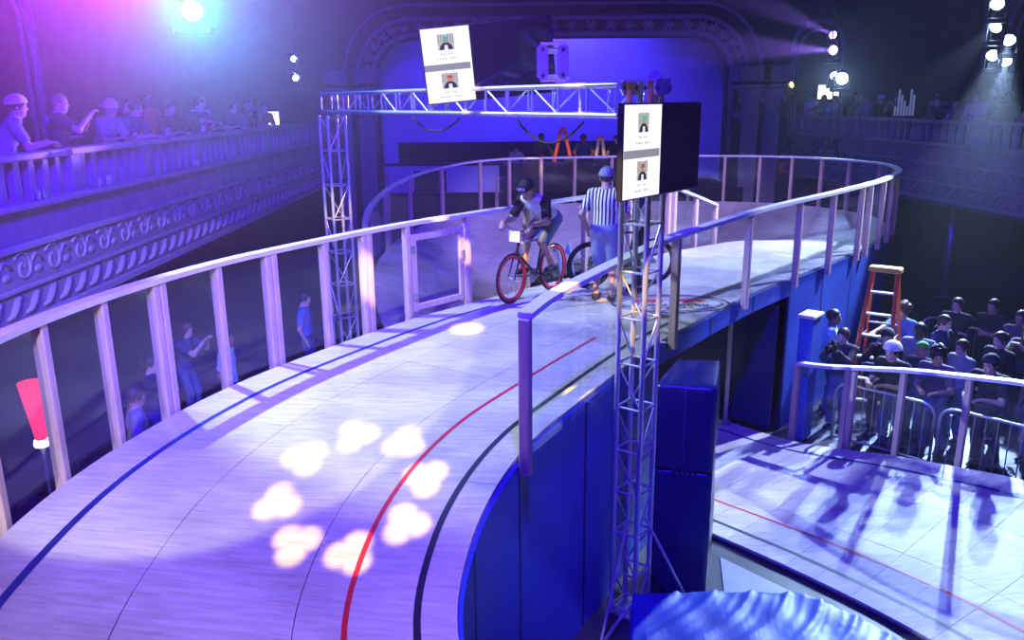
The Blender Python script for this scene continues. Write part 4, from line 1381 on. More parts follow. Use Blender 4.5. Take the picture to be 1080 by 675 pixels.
archetype('dj', pose((0, -.04, .95), R(10), head=(R(-15), R(18), 0), wl=(-.22, .40, 1.05), wr=(.2, .42, 1.05), eh=(-.8, -.2, -.6), grip=.5))
# ================================================================== BICYCLES, RIDER, OFFICIAL
M_SPOKE = mat('steel_spoke', (.6, .6, .62), .3, .8, noise=.1)
def bicycle(loc, rz, label, c_down, c_seat, c_rim, plate=True):
    # origin on the ground under the bottom bracket, +y = forward
    t = thing('bicycle', label, 'bicycle', loc, rz)
    RW = .335; yr, yf, bbz = -.41, .57, .28
    Ry = Matrix.Rotation(PI / 2, 3, 'Y')
    for y, nm in ((yf, 'front_wheel'), (yr, 'rear_wheel')):
        w = link(nm, MB().mesh(nm, M_BLACK), t)
        w.data = MB().tube([(0, RW * math.cos(a) * .955, RW * math.sin(a) * .955) for a in [2 * PI * k / 40 for k in range(40)]], .016, 8, True).mesh(nm, M_RUBBER, True)
        w.location = (0, y, RW)
        rim = MB(); vs = []; fs = []; n = 40
        for k in range(n):
            a = 2 * PI * k / n
            for r_, x in ((.308, -.011), (.308, .011), (.262, .006), (.262, -.006)): vs.append((x, r_ * math.cos(a), r_ * math.sin(a)))
        for k in range(n):
            j = (k + 1) % n
            for q in range(4): fs.append((k * 4 + q, j * 4 + q, j * 4 + (q + 1) % 4, k * 4 + (q + 1) % 4))
        rim.add(vs, fs).build('rim', c_rim, w, True)
        MB().lathe([(.02, -.05), (.02, .05)], 10, M=Ry).build('hub', M_STEEL, w, True)
        for k in range(16):
            a = 2 * PI * k / 16; s = .03 if k % 2 else -.03
            rod('spoke', (s, .018 * math.cos(a + .5), .018 * math.sin(a + .5)), (0, .265 * math.cos(a), .265 * math.sin(a)), .0022, M_SPOKE, w, 4)
    BB = Vector((0, 0, bbz)); ST = Vector((0, -.17, .80)); HT = Vector((0, .40, .80)); HB = Vector((0, .44, .66)); RA = Vector((0, yr, RW)); FA = Vector((0, yf, RW))
    fr = MB(); fr.tube([HB, BB], .019, 10).tube([ST - Vector((0, 0, .0)), BB], .017, 10)
    fr.tube([HT + (HB - HT) * -.15, HB + (HB - HT) * .1], .021, 10)
    frame = fr.build('frame', c_down, t, True)
    MB().tube([ST + Vector((0, .01, -.03)), HT + Vector((0, .01, -.03))], .016, 10).build('top_tube', c_seat, frame, True)
    for s in (-1, 1):
        MB().tube([BB + Vector((.03 * s, -.04, 0)), RA + Vector((.06 * s, 0, 0))], .009, 8).build('chainstay', c_down, frame, True)
        MB().tube([ST + Vector((.02 * s, 0, -.06)), RA + Vector((.06 * s, 0, 0))], .008, 8).build('seatstay', c_down, frame, True)
        MB().tube([HB + Vector((.035 * s, .005, -.02)), HB + Vector((.05 * s, .03, -.1)), FA + Vector((.05 * s, 0, 0))], [.014, .013, .009], 8).build('fork_blade', c_down, frame, True)
    MB().box(HB + Vector((0, .006, -.025)), (.1, .04, .04)).build('fork_crown', c_down, frame)
    MB().tube([ST, ST + Vector((0, -.035, .13))], .013, 8).build('seatpost', M_BLACK, t, True)
    sd = MB(); prof = [(-.15, .07, .02), (-.10, .075, .025), (-.02, .05, .02), (.06, .022, .015), (.13, .018, .012)]
    vs = []; fs = []
    for (y, w_, h_) in prof:
        for k in range(10):
            a = 2 * PI * k / 10; vs.append((w_ * math.cos(a), ST.y - .04 + y, .95 + h_ * math.sin(a)))
    for i in range(len(prof) - 1):
        for k in range(10): fs.append((i * 10 + k, i * 10 + (k + 1) % 10, i * 10 + 10 + (k + 1) % 10, i * 10 + 10 + k))
    fs += [tuple(range(9, -1, -1)), tuple(range(40, 50))]
    sd.add(vs, fs).build('saddle', M_BLACK, t, True)
    stt = HT + Vector((0, -.02, .1))
    MB().tube([HT, stt, stt + Vector((0, .07, .03))], .015, 8).build('stem', M_BLACK, t, True)
    hb = stt + Vector((0, .07, .03))
    bar = [hb + Vector(p) for p in ((-.30, -.07, .07), (-.2, -.05, .065), (-.12, -.01, .045), (-.05, 0, 0), (.05, 0, 0), (.12, -.01, .045), (.2, -.05, .065), (.30, -.07, .07))]
    bo = MB().tube(bar, .012, 8).build('handlebar', M_BLACK, t, True)
    for s in (0, -1):
        a, b = (bar[0], bar[1]) if s == 0 else (bar[-1], bar[-2])
        rod('grip', a, b, .017, M_RUBBER, bo, 8)
    # chainring, cranks, pedals
    MB().lathe([(.095, -.003), (.095, .003)], 24, (.05, 0, bbz), Ry).build('chainring', M_STEEL, t, True)
    for s in (-1, 1):
        pz = Vector((.085 * s, .168 * s, bbz))
        c = MB().tube([BB + Vector((.065 * s, 0, 0)), pz], .011, 6).build('crank', M_BLACK, t, True)
        MB().cbox(pz + Vector((.055 * s, 0, 0)), (.085, .09, .022), .005).build('pedal', M_BLACK, t)
    if plate: MB().cbox(hb + Vector((0, .05, -.05)), (.17, .012, .14), .005).build('number_plate', M_YPLAST if False else M_WHITE, t)
    return t
f = Vector((-.03, 10.60, 0)); b = Vector((.55, 11.40, 0)); dv = (f - b).normalized()
bo = b + dv * .41
brz = math.atan2(-dv.x, dv.y)
M_STRIPE = bpy.data.materials.new('black_white_stripes'); M_STRIPE.use_nodes = True
nt = M_STRIPE.node_tree; pb_ = nt.nodes['Principled BSDF']; pb_.inputs['Roughness'].default_value = .8
tc = nt.nodes.new('ShaderNodeTexCoord'); sp = nt.nodes.new('ShaderNodeSeparateXYZ'); nt.links.new(tc.outputs['Object'], sp.inputs[0])
def mnode(op, a, bval=None):
    n = nt.nodes.new('ShaderNodeMath'); n.operation = op
    if isinstance(a, (int, float)): n.inputs[0].default_value = a
    else: nt.links.new(a, n.inputs[0])
    if bval is not None:
        if isinstance(bval, (int, float)): n.inputs[1].default_value = bval
        else: nt.links.new(bval, n.inputs[1])
    return n.outputs[0]
st_ = mnode('GREATER_THAN', mnode('SINE', mnode('MULTIPLY', sp.outputs[0], 2 * PI / .048)), 0.0)
mx = nt.nodes.new('ShaderNodeMix'); mx.data_type = 'RGBA'; nt.links.new(st_, mx.inputs[0]); mx.inputs[6].default_value = (.02, .02, .025, 1); mx.inputs[7].default_value = (.8, .8, .82, 1)
nt.links.new(mx.outputs[2], pb_.inputs['Base Color'])

DZ = 2.405
bicycle((bo.x, bo.y, DZ), brz, 'black bicycle with red wheel rims and a number plate under the waiting rider', M_BLACK, mat('grey_blue_tube', (.25, .3, .4), .3, noise=.1), M_RED)
archetype('rider', pose((0, -.30, 1.03), R(52), head=(0, R(34), 0), wl=(-.24, .43, 1.03), wr=(.24, .43, 1.03), al=(-.12, -.24, .40), ar=(.12, .10, .40), eh=(-.35, -.5, -.5), grip=1.1, hand_l=(.25, .55, -.5), hand_r=(-.25, .55, -.5), kneehint=(0, 1, .3)), .0085)
person('rider', (bo.x, bo.y, DZ), brz, 'rider in black sleeved white tee and dark cap leaning over the red rimmed bicycle', 1, ('torso', 'white'), ('shorts', 'denim'), None, ('cap', 'black'), extra=[('sleeve_l', 'black'), ('sleeve_r', 'black')])
rd = _arch['rider']['J']; HMr = Matrix.Translation(rd['Hc']) @ rd['H'].to_4x4() @ Matrix.Scale(HS, 4)
rp = [o for o in bpy.data.objects if o.name.startswith('person') and o.get('label', '').startswith('rider in')][0]
for k in range(4):
    x = -.045 + .03 * k
    l_ = MB(); l_.box((x, .098 - abs(x) * .12, .09), (.007, .012, .04)); l_.box((x + .01, .098 - abs(x) * .12, .09 + (.016 if k % 2 else -.016)), (.02, .012, .007))
    l_.build('cap_lettering', CLOTH['white'], rp, False, HMr)
archetype('official', pose((0, 0, .95), R(3), twist=R(-4), head=(R(12), R(6), 0), wl=(-.27, .12, .93), wr=(.20, .32, 1.05), eh=(-.5, -.7, -.4), grip=.8, hand_r=(-.3, .6, .2)), .0085)
ox, oy = 1.2, 10.75
person('official', (ox, oy, DZ), face_to(ox, oy, 1.9, 12.6), 'official in black and white striped shirt seen from behind', 1, ('shirt_short', M_STRIPE), ('shorts', 'greyjean'), ('cropped', 'brown'), ('cap', 'grey'))
# second bicycle and its rider, mostly behind the near tower
b2 = (1.62, 11.6)
bicycle((*b2, DZ), R(105), 'black bicycle standing behind the official', M_BLACK, M_BLACK, M_BLACK, False)
person('stand', (1.75, 11.25, DZ), R(80), 'second rider in dark clothes standing behind the near truss tower', 0, ('shirt_short', 'charcoal'), ('trousers', 'black'), ('short', 'brown'))
# white start block behind the rider's rear wheel
sbk = thing('start_holder', 'pale blue wheel holder standing at the rear wheel of the rider', 'wheel holder', (.735, 11.66, DZ), brz)
MB().cbox((0, 0, .01), (.30, .35, .02), .005).build('base', M_WHITE, sbk)
for s in (-1, 1):
    MB().tube([(.10 * s, -.1, .02), (.10 * s, -.02, .35), (.10 * s, .06, .62), (.10 * s, .12, .5)], .022, 8).build('arm', mat('pale_blue_plastic_%d' % (s + 1), (.4, .6, .85), .4, noise=.1), sbk, True)

# ================================================================== CROWD
CR = []
def crowd(lst, floor, group):
    for (x, y, fx, fy, key, skin, top, bot, hair, hat, sc, lb) in lst:
        person(key, (x, y, floor), face_to(x, y, fx, fy), lb, skin, top, bot, hair, hat, sc, group)
SS, SLg, VST = 'shirt_short', 'shirt_long', 'vest'
JN = ('trousers', 'denim'); BK = ('trousers', 'black'); KH = ('trousers', 'khaki')
# lower right, behind the fence (look towards the bridge and track)
crowd([
 (4.98, 12.02, 2.0, 9.0, 'phone', 0, (SLg, 'charcoal'), JN, ('short', 'brown'), None, .94, 'person aiming a black camera over the lower fence by the blue pier'),
 (5.08, 12.75, 7.5, 11.8, 'cross', 2, (SS, 'paleblue'), JN, ('cropped', 'black'), None, 1.0, 'person in pale blue tee with cropped hair against the blue skirt'),
 (5.52, 11.76, 3.0, 9.0, 'handface', 0, (SLg, 'black'), BK, ('short', 'brown'), ('cap', 'black'), .97, 'person in black jacket and black cap holding a hand to the face'),
 (6.52, 13.35, 5.6, 12.9, 'reach', 1, (SS, 'blue'), JN, ('curly', 'brown'), None, .98, 'person in blue tee gripping the orange step ladder'),
 (5.32, 11.10, 3.0, 9.6, 'lean', 0, (SS, 'black'), JN, ('short', 'black'), ('helmet', 'white'), 1.0, 'person in white and green cap leaning on the crowd barrier'),
 (6.2, 12.15, 4.0, 9.5, 'stand', 3, (SS, 'grey'), BK, ('cropped', 'black'), None, .96, 'person in grey tee with cropped black hair in the middle of the standing crowd'),
 (6.80, 12.65, 8.0, 11.0, 'stand', 0, (SS, 'navy'), JN, ('short', 'brown'), None, .95, 'person in navy tee with brown hair turning away from the bridge'),
 (7.55, 13.65, 4.0, 10.0, 'cross', 0, (SLg, 'black'), BK, ('short', 'brown'), None, .97, 'person in black jacket over pale collar in the last row'),
 (8.05, 13.45, 4.0, 10.0, 'cross', 1, (SS, 'black'), BK, ('short', 'black'), None, .98, 'person in black printed tee with folded arms in the last row'),
 (6.0, 11.62, 4.0, 10.0, 'stand', 1, (SS, 'charcoal'), JN, None, ('beanie', 'green'), .87, 'person in green beanie behind the curly haired one'),
 (5.90, 11.02, 3.6, 9.2, 'leanside', 1, (SS, 'plum'), JN, ('curly', 'black'), None, .96, 'curly haired person in patterned plum shirt leaning on the crowd barrier'),
 (6.55, 11.55, 3.0, 10.5, 'stand', 0, (SLg, 'grey'), JN, ('short', 'brown'), None, .90, 'person in glasses and grey jacket looking up at the bridge'),
 (6.36, 10.5, 3.6, 8.6, 'lean', 0, (SS, 'black'), BK, ('short', 'black'), ('beanie', 'charcoal'), 1.0, 'person in black tee and dark beanie resting both hands on the barrier'),
 (7.12, 11.6, 4.0, 10.6, 'stand', 0, (SLg, 'black'), BK, ('bun', 'brown'), None, .96, 'person with tied back hair and earring in a black top'),
 (6.78, 9.9, 4.2, 8.2, 'stand', 1, (VST, 'charcoal'), BK, ('long', 'black'), None, .84, 'person with long black hair in a dark tank top at the end of the barrier'),
 (8.10, 12.75, 5.0, 10.0, 'cross', 1, (SLg, 'plum'), BK, ('short', 'black'), None, .97, 'person in plum jacket at the right end of the last row'),
 (7.80, 12.05, 5.0, 10.0, 'phone', 0, (SS, 'charcoal'), BK, ('long', 'brown'), None, .95, 'person with long brown hair raising both hands in the second row'),
 (7.25, 10.75, 4.5, 9.0, 'stand', 2, (SS, 'navy'), JN, ('cropped', 'black'), None, .92, 'person in navy tee right behind the tank top'),
], 0, 'standing crowd behind the lower fence')
# left balcony
GL_ = 'crowd on the left balcony'
crowd([
 (-5.98, 10.25, -2.5, 12.5, 'lean', 0, (SS, 'grey'), JN, ('short', 'brown'), ('cap', 'white'), 1.02, 'person in white cap and grey tee on the left balcony leaning over the front'),
 (-6.1, 11.5, -3.0, 12.5, 'phone', 0, (SS, 'charcoal'), JN, ('cropped', 'fair'), None, 1.0, 'person with cropped fair hair on the left balcony lifting both hands'),
 (-6.75, 10.9, -3.0, 12.5, 'stand', 1, (SS, 'plum'), JN, ('short', 'black'), None, 1.0, 'person in plum tee behind the white capped one on the left balcony'),
 (-6.02, 12.75, -3.5, 12.0, 'lean', 1, (SS, 'grey'), JN, None, ('cap_back', 'white'), .99, 'person in backwards white cap on the left balcony'),
 (-6.0, 13.55, -3.2, 13.0, 'leanside', 0, (SS, 'navy'), JN, ('short', 'brown'), None, .98, 'person in navy tee elbows on the left balcony handrail next to the drink cans'),
 (-6.55, 14.4, -3.0, 13.5, 'cross', 1, (SS, 'black'), BK, ('long', 'black'), None, .96, 'long haired person in black tee standing back on the left balcony'),
 (-6.05, 15.0, -3.0, 14.0, 'lean', 1, (SS, 'black'), BK, ('short', 'black'), None, .98, 'person in black tee leaning between the cans and the pointing one on the left balcony'),
 (-6.02, 16.3, -2.0, 14.5, 'reach', 0, (SS, 'charcoal'), JN, ('short', 'brown'), None, .99, 'person stretching an arm out over the left balcony handrail'),
 (-6.25, 17.1, -2.0, 15.5, 'stand', 0, (SS, 'white'), JN, ('short', 'fair'), None, .99, 'fair haired person in white tee on the left balcony in profile'),
 (-6.05, 18.5, -3.0, 16.0, 'lean', 0, (SS, 'plum'), JN, ('curly', 'brown'), None, .98, 'curly haired person in plum tee far along the left balcony'),
 (-6.1, 19.6, -3.0, 17.0, 'phone', 1, (SS, 'black'), JN, ('short', 'black'), None, .98, 'person in black tee filming far along the left balcony'),
 (-6.05, 20.8, -3.0, 18.0, 'lean', 0, (SS, 'red'), JN, ('long', 'fair'), None, .95, 'long fair haired person in red tee near the far end of the left balcony'),
 (-6.6, 21.6, -3.0, 18.0, 'stand', 2, (SS, 'grey'), BK, ('cropped', 'black'), None, 1.0, 'person in grey tee at the far end of the left balcony'),
 (-6.6, 12.3, -3.0, 12.5, 'cross', 0, (SS, 'blue'), JN, ('long', 'brown'), None, .97, 'long haired person in blue tee standing back on the left balcony'),
 (-6.7, 15.7, -3.0, 13.5, 'stand', 2, (SS, 'red'), BK, ('short', 'black'), None, 1.02, 'person in red tee standing back behind the pointing one on the left balcony'),
], BALF, GL_)
# right balcony
def rb(y, back): 
    d = Vector((2.4, -19.3, 0)).normalized(); n = Vector((-d.y, d.x, 0))
    x = 9.0 + (28.3 - y) * 2.4 / 19.3
    return x + n.x * back, y + n.y * back
RB = [
 (17.6, .55, 'lean', 1, (SS, 'pink'), ('short', 'black'), ('cap', 'black'), .98, 'person in pink tee and black cap at the near end of the right balcony'),
 (18.55, .62, 'stand', 2, (SS, 'green'), ('short', 'black'), None, .97, 'person in green tee beside the lamp stand on the right balcony'),
 (19.5, .55, 'lean', 0, (SS, 'pink'), ('short', 'black'), None, 1.02, 'person in salmon pink tee leaning on the right balcony with a drink'),
 (19.9, 1.25, 'cross', 1, (SS, 'navy'), ('short', 'black'), ('cap', 'navy'), 1.06, 'person in navy cap standing behind the salmon tee on the right balcony'),
 (20.35, .60, 'leanside', 0, (SS, 'plum'), ('long', 'brown'), None, .93, 'long haired person in plum top on the right balcony beside the salmon tee'),
 (21.0, .62, 'lean', 0, (SLg, 'charcoal'), ('short', 'brown'), None, .96, 'person in charcoal jacket bending over the right balcony handrail'),
 (21.7, 1.1, 'stand', 1, (SS, 'grey'), ('short', 'black'), None, 1.0, 'person in grey tee behind the right balcony handrail next to the glowing sign'),
 (22.7, .58, 'phone', 0, (SS, 'charcoal'), ('short', 'brown'), None, .97, 'person in charcoal tee filming from the right balcony'),
 (23.5, .58, 'lean', 1, (SS, 'black'), ('short', 'black'), ('cap', 'paleblue'), .98, 'person in pale blue cap leaning on the right balcony'),
 (24.3, .58, 'leanside', 0, (SS, 'grey'), ('curly', 'brown'), None, .97, 'curly haired person in grey tee leaning on the right balcony'),
 (25.1, .75, 'stand', 1, (SS, 'black'), ('short', 'black'), None, 1.0, 'person in black tee below the white lamps of the right balcony'),
 (26.0, .58, 'lean', 0, (SS, 'paleblue'), ('short', 'brown'), None, .98, 'person in pale blue tee leaning far along the right balcony'),
 (26.8, .65, 'reach', 2, (SS, 'plum'), ('cropped', 'black'), None, .98, 'person in plum tee reaching out far along the right balcony'),
 (27.6, .62, 'stand', 0, (SS, 'white'), ('short', 'black'), None, .98, 'person in white tee at the stage end of the right balcony'),
]
for (y, back, key, skin, top, hair, hat, sc, lb) in RB:
    x, yy = rb(y, back)
    person(key, (x, yy, BALF), face_to(x, yy, 3.0, yy - 5), lb, skin, top, JN, hair, hat, sc, 'crowd on the right balcony')
# on the stage and behind the far fence
crowd([
 (.85, 26.0, 2.0, 24.0, 'dj', 2, (SLg, 'charcoal'), BK, ('cropped', 'black'), None, 1.0, 'person in dark jacket standing beside the orange ladder frame'),
 (2.2, 25.95, 1.6, 22.0, 'dj', 2, (SS, 'navy'), BK, None, ('cap', 'charcoal'), .97, 'person in cap and navy tee behind the mixing desk'),
 (3.25, 25.85, 1.6, 23.0, 'dj', 1, (SS, 'black'), BK, ('short', 'black'), None, .95, 'person in black tee at the end of the mixing desk near the television'),
 (.1, 25.7, .8, 22.0, 'dj', 1, (SS, 'grey'), BK, ('short', 'black'), None, .80, 'short person in grey tee behind the mixing desk'),
], 2.3, 'people on the stage')
crowd([
 (4.85, 23.2, 2.0, 15.0, 'lean', 1, (SS, 'blue'), BK, ('cropped', 'black'), None, 1.0, 'person in blue tee behind the far fence near the stage columns'),
], 1.55, None)
rz_ = thing('stage_step', 'black riser in front of the stage where one spectator stands', 'riser', (4.85, 23.1, 0))
MB().cbox((0, 0, .76), (1.2, 1.2, 1.52), .02).build('box', M_CURTAIN, rz_); MB().cbox((0, 0, 1.535), (1.24, 1.24, .03), .005).build('top', M_BLACK, rz_)
crowd([
 (-4.55, 9.3, -2.5, 10.5, 'stand', 1, (SS, 'grey'), JN, ('short', 'brown'), None, 1.0, 'person in grey tee below the left balcony nearest the left fence'),
 (-4.9, 10.6, -2.5, 11.0, 'cross', 0, (SLg, 'charcoal'), JN, ('short', 'black'), None, 1.0, 'person with folded arms below the left balcony'),
 (-4.3, 11.8, -2.0, 12.0, 'stand', 2, (SS, 'paleblue'), JN, ('cropped', 'black'), None, 1.0, 'person in pale blue tee below the left balcony near the slim truss tower'),
 (-5.2, 12.6, -2.0, 12.0, 'phone', 0, (SS, 'navy'), JN, ('long', 'brown'), None, .95, 'long haired person filming below the left balcony'),
 (-3.75, 14.3, -1.0, 14.5, 'stand', 0, (SS, 'blue'), JN, ('short', 'black'), None, 1.0, 'person in blue tee beyond the slim truss tower below the left balcony'),
], 0, 'spectators below the left balcony')
# camera held by the first person of the lower crowd
cm = thing('photo_camera', 'black camera held up by the person next to the blue pier', 'camera', (4.70, 11.70, 1.39), face_to(4.98, 12.02, 2.0, 9.0))
MB().cbox((0, 0, .05), (.15, .07, .10), .012).build('body', M_BLACK, cm)
MB().lathe([(.04, 0), (.04, .09), (.046, .1), (.046, .13)], 16, (0, .03, .05), Matrix.Rotation(-PI / 2, 3, 'X')).build('lens', M_BLACK, cm, True)
MB().cbox((0, -.01, .12), (.06, .05, .05), .01).build('prism_hump', M_BLACK, cm)

# ================================================================== STAGE PROPS
dk = thing('mixing_desk', 'dark mixing desk on the stage behind the far fence', 'desk', (1.5, 24.95, 2.3))
MB().cbox((0, 0, .86), (3.6, .55, .06), .01).build('desk_top', M_BLACK, dk)
for x in (-1.7, 0, 1.7): MB().cbox((x, 0, .42), (.06, .5, .83), .01).build('leg', M_BLACK, dk)
MB().cbox((0, -.27, .45), (3.5, .02, .75), .005).build('front_panel', M_CURTAIN, dk)
for k, x in enumerate((-.75, .25, 1.1)):
    d = thing('record_deck', 'black record deck on the mixing desk', 'record deck', (1.5 + x, 24.95, 3.19), 0, 'record decks on the mixing desk')
    MB().cbox((0, 0, .05), (.45, .36, .1), .01).build('plinth', M_BLACK, d)
    MB().lathe([(.15, .1), (.15, .12)], 20).build('platter', M_STEEL, d, True)
    MB().tube([(.18, .12, .13), (.16, -.02, .14), (.08, -.08, .13)], .008, 6).build('tone_arm', M_ALU, d)
# A-shaped ladder frames on the stage, lit by the yellow breakups
M_PALEY = mat('pale_yellow_paint', (.8, .6, .3), .5, noise=.12, scale=10)
def aframe(loc, h, w, m, label):
    t = thing('ladder_frame', label, 'ladder', loc)
    for s in (-1, 1):
        MB().tube([(s * .05, 0, h), (s * w / 2, 0, 0)], [.05, .075], 8).build('leg', m, t, True)
    for s in (-1, 1): MB().cbox((s * w / 2, 0, -.055), (.2, .2, .07), .01).build('foot', M_BLACK, t)
    MB().cbox((0, 0, h), (.22, .1, .06), .01).build('cap', M_ORANGE, t)
aframe((1.52, 25.52, 2.4), 1.75, .85, M_ORANGE, 'orange A-shaped ladder frame on the stage beside the dark jacket')
aframe((2.75, 26.4, 2.4), 1.45, .5, M_PALEY, 'small pale yellow A-shaped ladder frame on the stage near the desk end')
# glow sign, monitors
def screen(loc, rz, w, h, label, m):
    t = thing('video_monitor', label, 'monitor', loc, rz)
    MB().cbox((0, .03, h / 2), (w + .06, .05, h + .06), .01).build('casing', M_BLACK, t)
    MB().box((0, 0, h / 2), (w, .012, h)).build('lit_screen', m, t)
    MB().lathe([(.02, -.9), (.02, .02)], 8, (0, .05, 0)).build('pole', M_BLACK, t)
    MB().lathe([(.2, -.93), (.2, -.9)], 12, (0, .05, 0)).build('foot', M_BLACK, t)
    return t
M_MON = emit('monitor_white', (1, .96, 1), 2.5)
screen((-6.6, 22.9, 4.33), R(20), .62, .42, 'small white monitor glowing at the far end of the left balcony', M_MON)
x, yy = rb(27.3, 1.0)
screen((x, yy, 4.95), R(-15), .62, .42, 'small white monitor glowing at the far end of the right balcony', M_MON)
x, yy = rb(21.9, .55)
sg = thing('lit_sign', 'small jagged glowing sign standing on the right balcony handrail', 'sign', (x - .25, yy, 4.47), R(-20))
M_SIGN = emit('sign_glow', (.3, .35, .9), .3)
MB().cbox((0, 0, .03), (.5, .1, .05), .01).build('base', M_BLACK, sg)
for k in range(7): MB().cbox((-.21 + k * .07, 0, .05 + (.12 + .07 * ((k * 3) % 4)) ), (.05, .03, .24 + .14 * ((k * 3) % 4)), .006).build('tooth', M_SIGN, sg)

# drinks on the balcony ledges and handrails
M_CAN = mat('drink_can', (.6, .62, .7), .25, .7, noise=.3, scale=30)
def can(loc, lb, grp):
    t = thing('drink_can', lb, 'can', loc, 0, grp)
    MB().lathe([(.024, 0), (.031, .012), (.031, .112), (.026, .125)], 12).build('can_body', M_CAN, t, True)
    MB().lathe([(.024, .1255), (.024, .128)], 12).build('lid', M_ALU, t, True)
    return t
for y in (9.55, 9.68, 11.0, 11.25, 11.32, 14.35, 14.45, 14.58): can((-5.46, y, 3.935), 'silver drink can standing on the ledge of the left balcony', 'cans on the left balcony ledge')
for y in (13.9, 14.0, 15.55, 15.65): can((-5.68, y, 4.465), 'silver drink can standing on the handrail of the left balcony', 'cans on the left balcony handrail')
for y in (19.05, 19.15, 19.95): can((rb(y, .17)[0], y, 4.465), 'silver drink can standing on the handrail of the right balcony', 'cans on the right balcony handrail')
for y in (20.9, 26.3, 26.45, 26.6): can((rb(y, -.04)[0], y, 3.935), 'silver drink can standing on the ledge of the right balcony', 'cans on the right balcony ledge')

# ================================================================== LAMPS IN VIEW
def lamp(loc, target, label, color, glow, power, deg, lens=.09, stand=None, group=None, blend=.3, bw=3.6):
    t = thing('moving_head_lamp', label, 'lamp', loc, 0, group)
    d = (Vector(target) - Vector(loc)).normalized()
    q = d.to_track_quat('Z', 'Y').to_matrix()
    Q = q.to_4x4()
    head = MB().lathe([(lens * .9, -.28), (lens * 1.1, -.2), (lens * 1.25, -.02), (lens * 1.3, .0), (lens * 1.15, .005)], 16, M=q); head.build('head', M_BLACK, t, True)
    m = emit('lens_' + label[:18], color, glow)
    MB().lathe([(lens, .004), (lens * .8, .016), (.001, .022)], 16, M=q).build('lens', m, t, True)
    for s in (-1, 1): MB().cbox((s * lens * 1.5, 0, -.1), (.03, .1, .34), .008).build('yoke_arm', M_BLACK, t)
    MB().cbox((0, 0, -.3), (lens * bw, .2, .1), .015).build('base', M_BLACK, t)
    if stand is not None:
        z = stand - loc[2]
        rod('stand_pole', (0, 0, z + .02), (0, 0, -.34), .02, M_BLACK, t, 8)
        for k in range(3):
            a = k * 2 * PI / 3 + .4
            rod('stand_leg', (0, 0, z + .5), (.38 * math.cos(a), .38 * math.sin(a), z + .01), .012, M_BLACK, t, 6)
    if stand is None: rod('drop_pipe', (0, .13, -.3), (0, .13, 10.2 - loc[2]), .018, M_BLACK, t, 8)
    if power:
        lo = spot('lamp_beam', tuple(d * .05), tuple(d * 3), power, color, deg, blend, .05)
        lo.parent = t
    return t
def pxray(x, y, Y):
    # helper for placing distant lamps: a photo direction at a chosen depth
    P_ = R(14.9); a = x - 540; b_ = y - 337.5
    fy = 872 * math.cos(P_) - b_ * math.sin(P_); fz = -872 * math.sin(P_) - b_ * math.cos(P_)
    return (a / fy * Y, Y, 5 + fz / fy * Y)
lamp(pxray(203, 8, 13.5), (0, 0, 5.3), 'brightest cyan white lamp above the left balcony', (.03, .6, 1.0), 60, 9500, 30, .16, blend=.6)
spot('magenta_balcony_lamp_offscreen', (-6.2, 14.0, 7.6), (-0.6, 0, 6.4), 36000, (.62, .0, 1.0), 40, .8, .05)
RL = 'white blue lamps on the right balcony stand'
for k, (px, py, pw_) in enumerate(((1052, 9, 800), (1050, 33, 4000), (1064, 47, 9000), (1047, 63, 5000), (1060, 69, 9000))):
    lamp(pxray(px, py, 16.6 + .36 * k), (4.6, 9.2, 0) if k != 1 else (4, 14, 2.4), ('topmost', 'second highest', 'third highest', 'second lowest', 'lowest')[k] + ' lamp of the white blue cluster above the near end of the right balcony', (.40, .60, 1.0), 30, pw_, 26, .12, None, RL, bw=2.6)
RL2 = 'lamps above the far end of the right balcony'
lamp(pxray(879, 40, 25.0), (0, 15, 8.4), 'upper violet lamp above the far end of the right balcony throwing a beam', (.3, .15, 1.0), 14, 30000, 9, .11, None, RL2)
lamp(pxray(879, 56, 24.4), (-2, 14, 6.0), 'lower violet lamp above the far end of the right balcony throwing a beam', (.3, .15, 1.0), 20, 60000, 10, .13, None, RL2)
lamp(pxray(880, 83, 24.9), (2, 10, 2.4), 'small white lamp above the heads on the right balcony', (.35, .5, 1.0), 25, 300, 50, .11, BALF, RL2)
lamp(pxray(888, 86, 23.4), (3, 12, 2.4), 'larger white lamp above the heads on the right balcony', (.35, .6, 1.0), 40, 600, 50, .16, BALF, RL2)
lamp(pxray(835, 92, 26.6), (-2, 23, 3.0), 'small yellow lamp at the far end of the right balcony', (1, .7, .1), 14, 300, 12, .09, BALF, None)
for k, (px, py) in enumerate(((310, 60), (312, 80))):
    lamp(pxray(px, py, 22.9 - .8 * k), (0, 15, 2.4), 'small cyan lamp above the far end of the left balcony' if k == 0 else 'small white lamp above the far end of the left balcony', (.5, .8, 1.0), 18, 150, 40, .08, None, None)
# red lit floor lamp below the left balcony
rl = thing('stand_lamp', 'red glowing uplighter on a stand outside the left fence', 'lamp', (-5.3, 8.6, 0))
MB().lathe([(.2, 0), (.2, .03), (.03, .06), (.03, 1.3)], 16).build('stand', M_BLACK, rl, True)
MB().lathe([(.06, 1.38), (.08, 1.55), (.13, 1.9), (.15, 2.05)], 16).build('red_shade', emit('red_shade_glow', (1.0, .03, .10), 1.6), rl, True)
MB().lathe([(.075, 1.3), (.085, 1.33), (.075, 1.37)], 16).build('white_lens', emit('white_lens_glow', (.8, .85, 1.0), 8), rl, True)

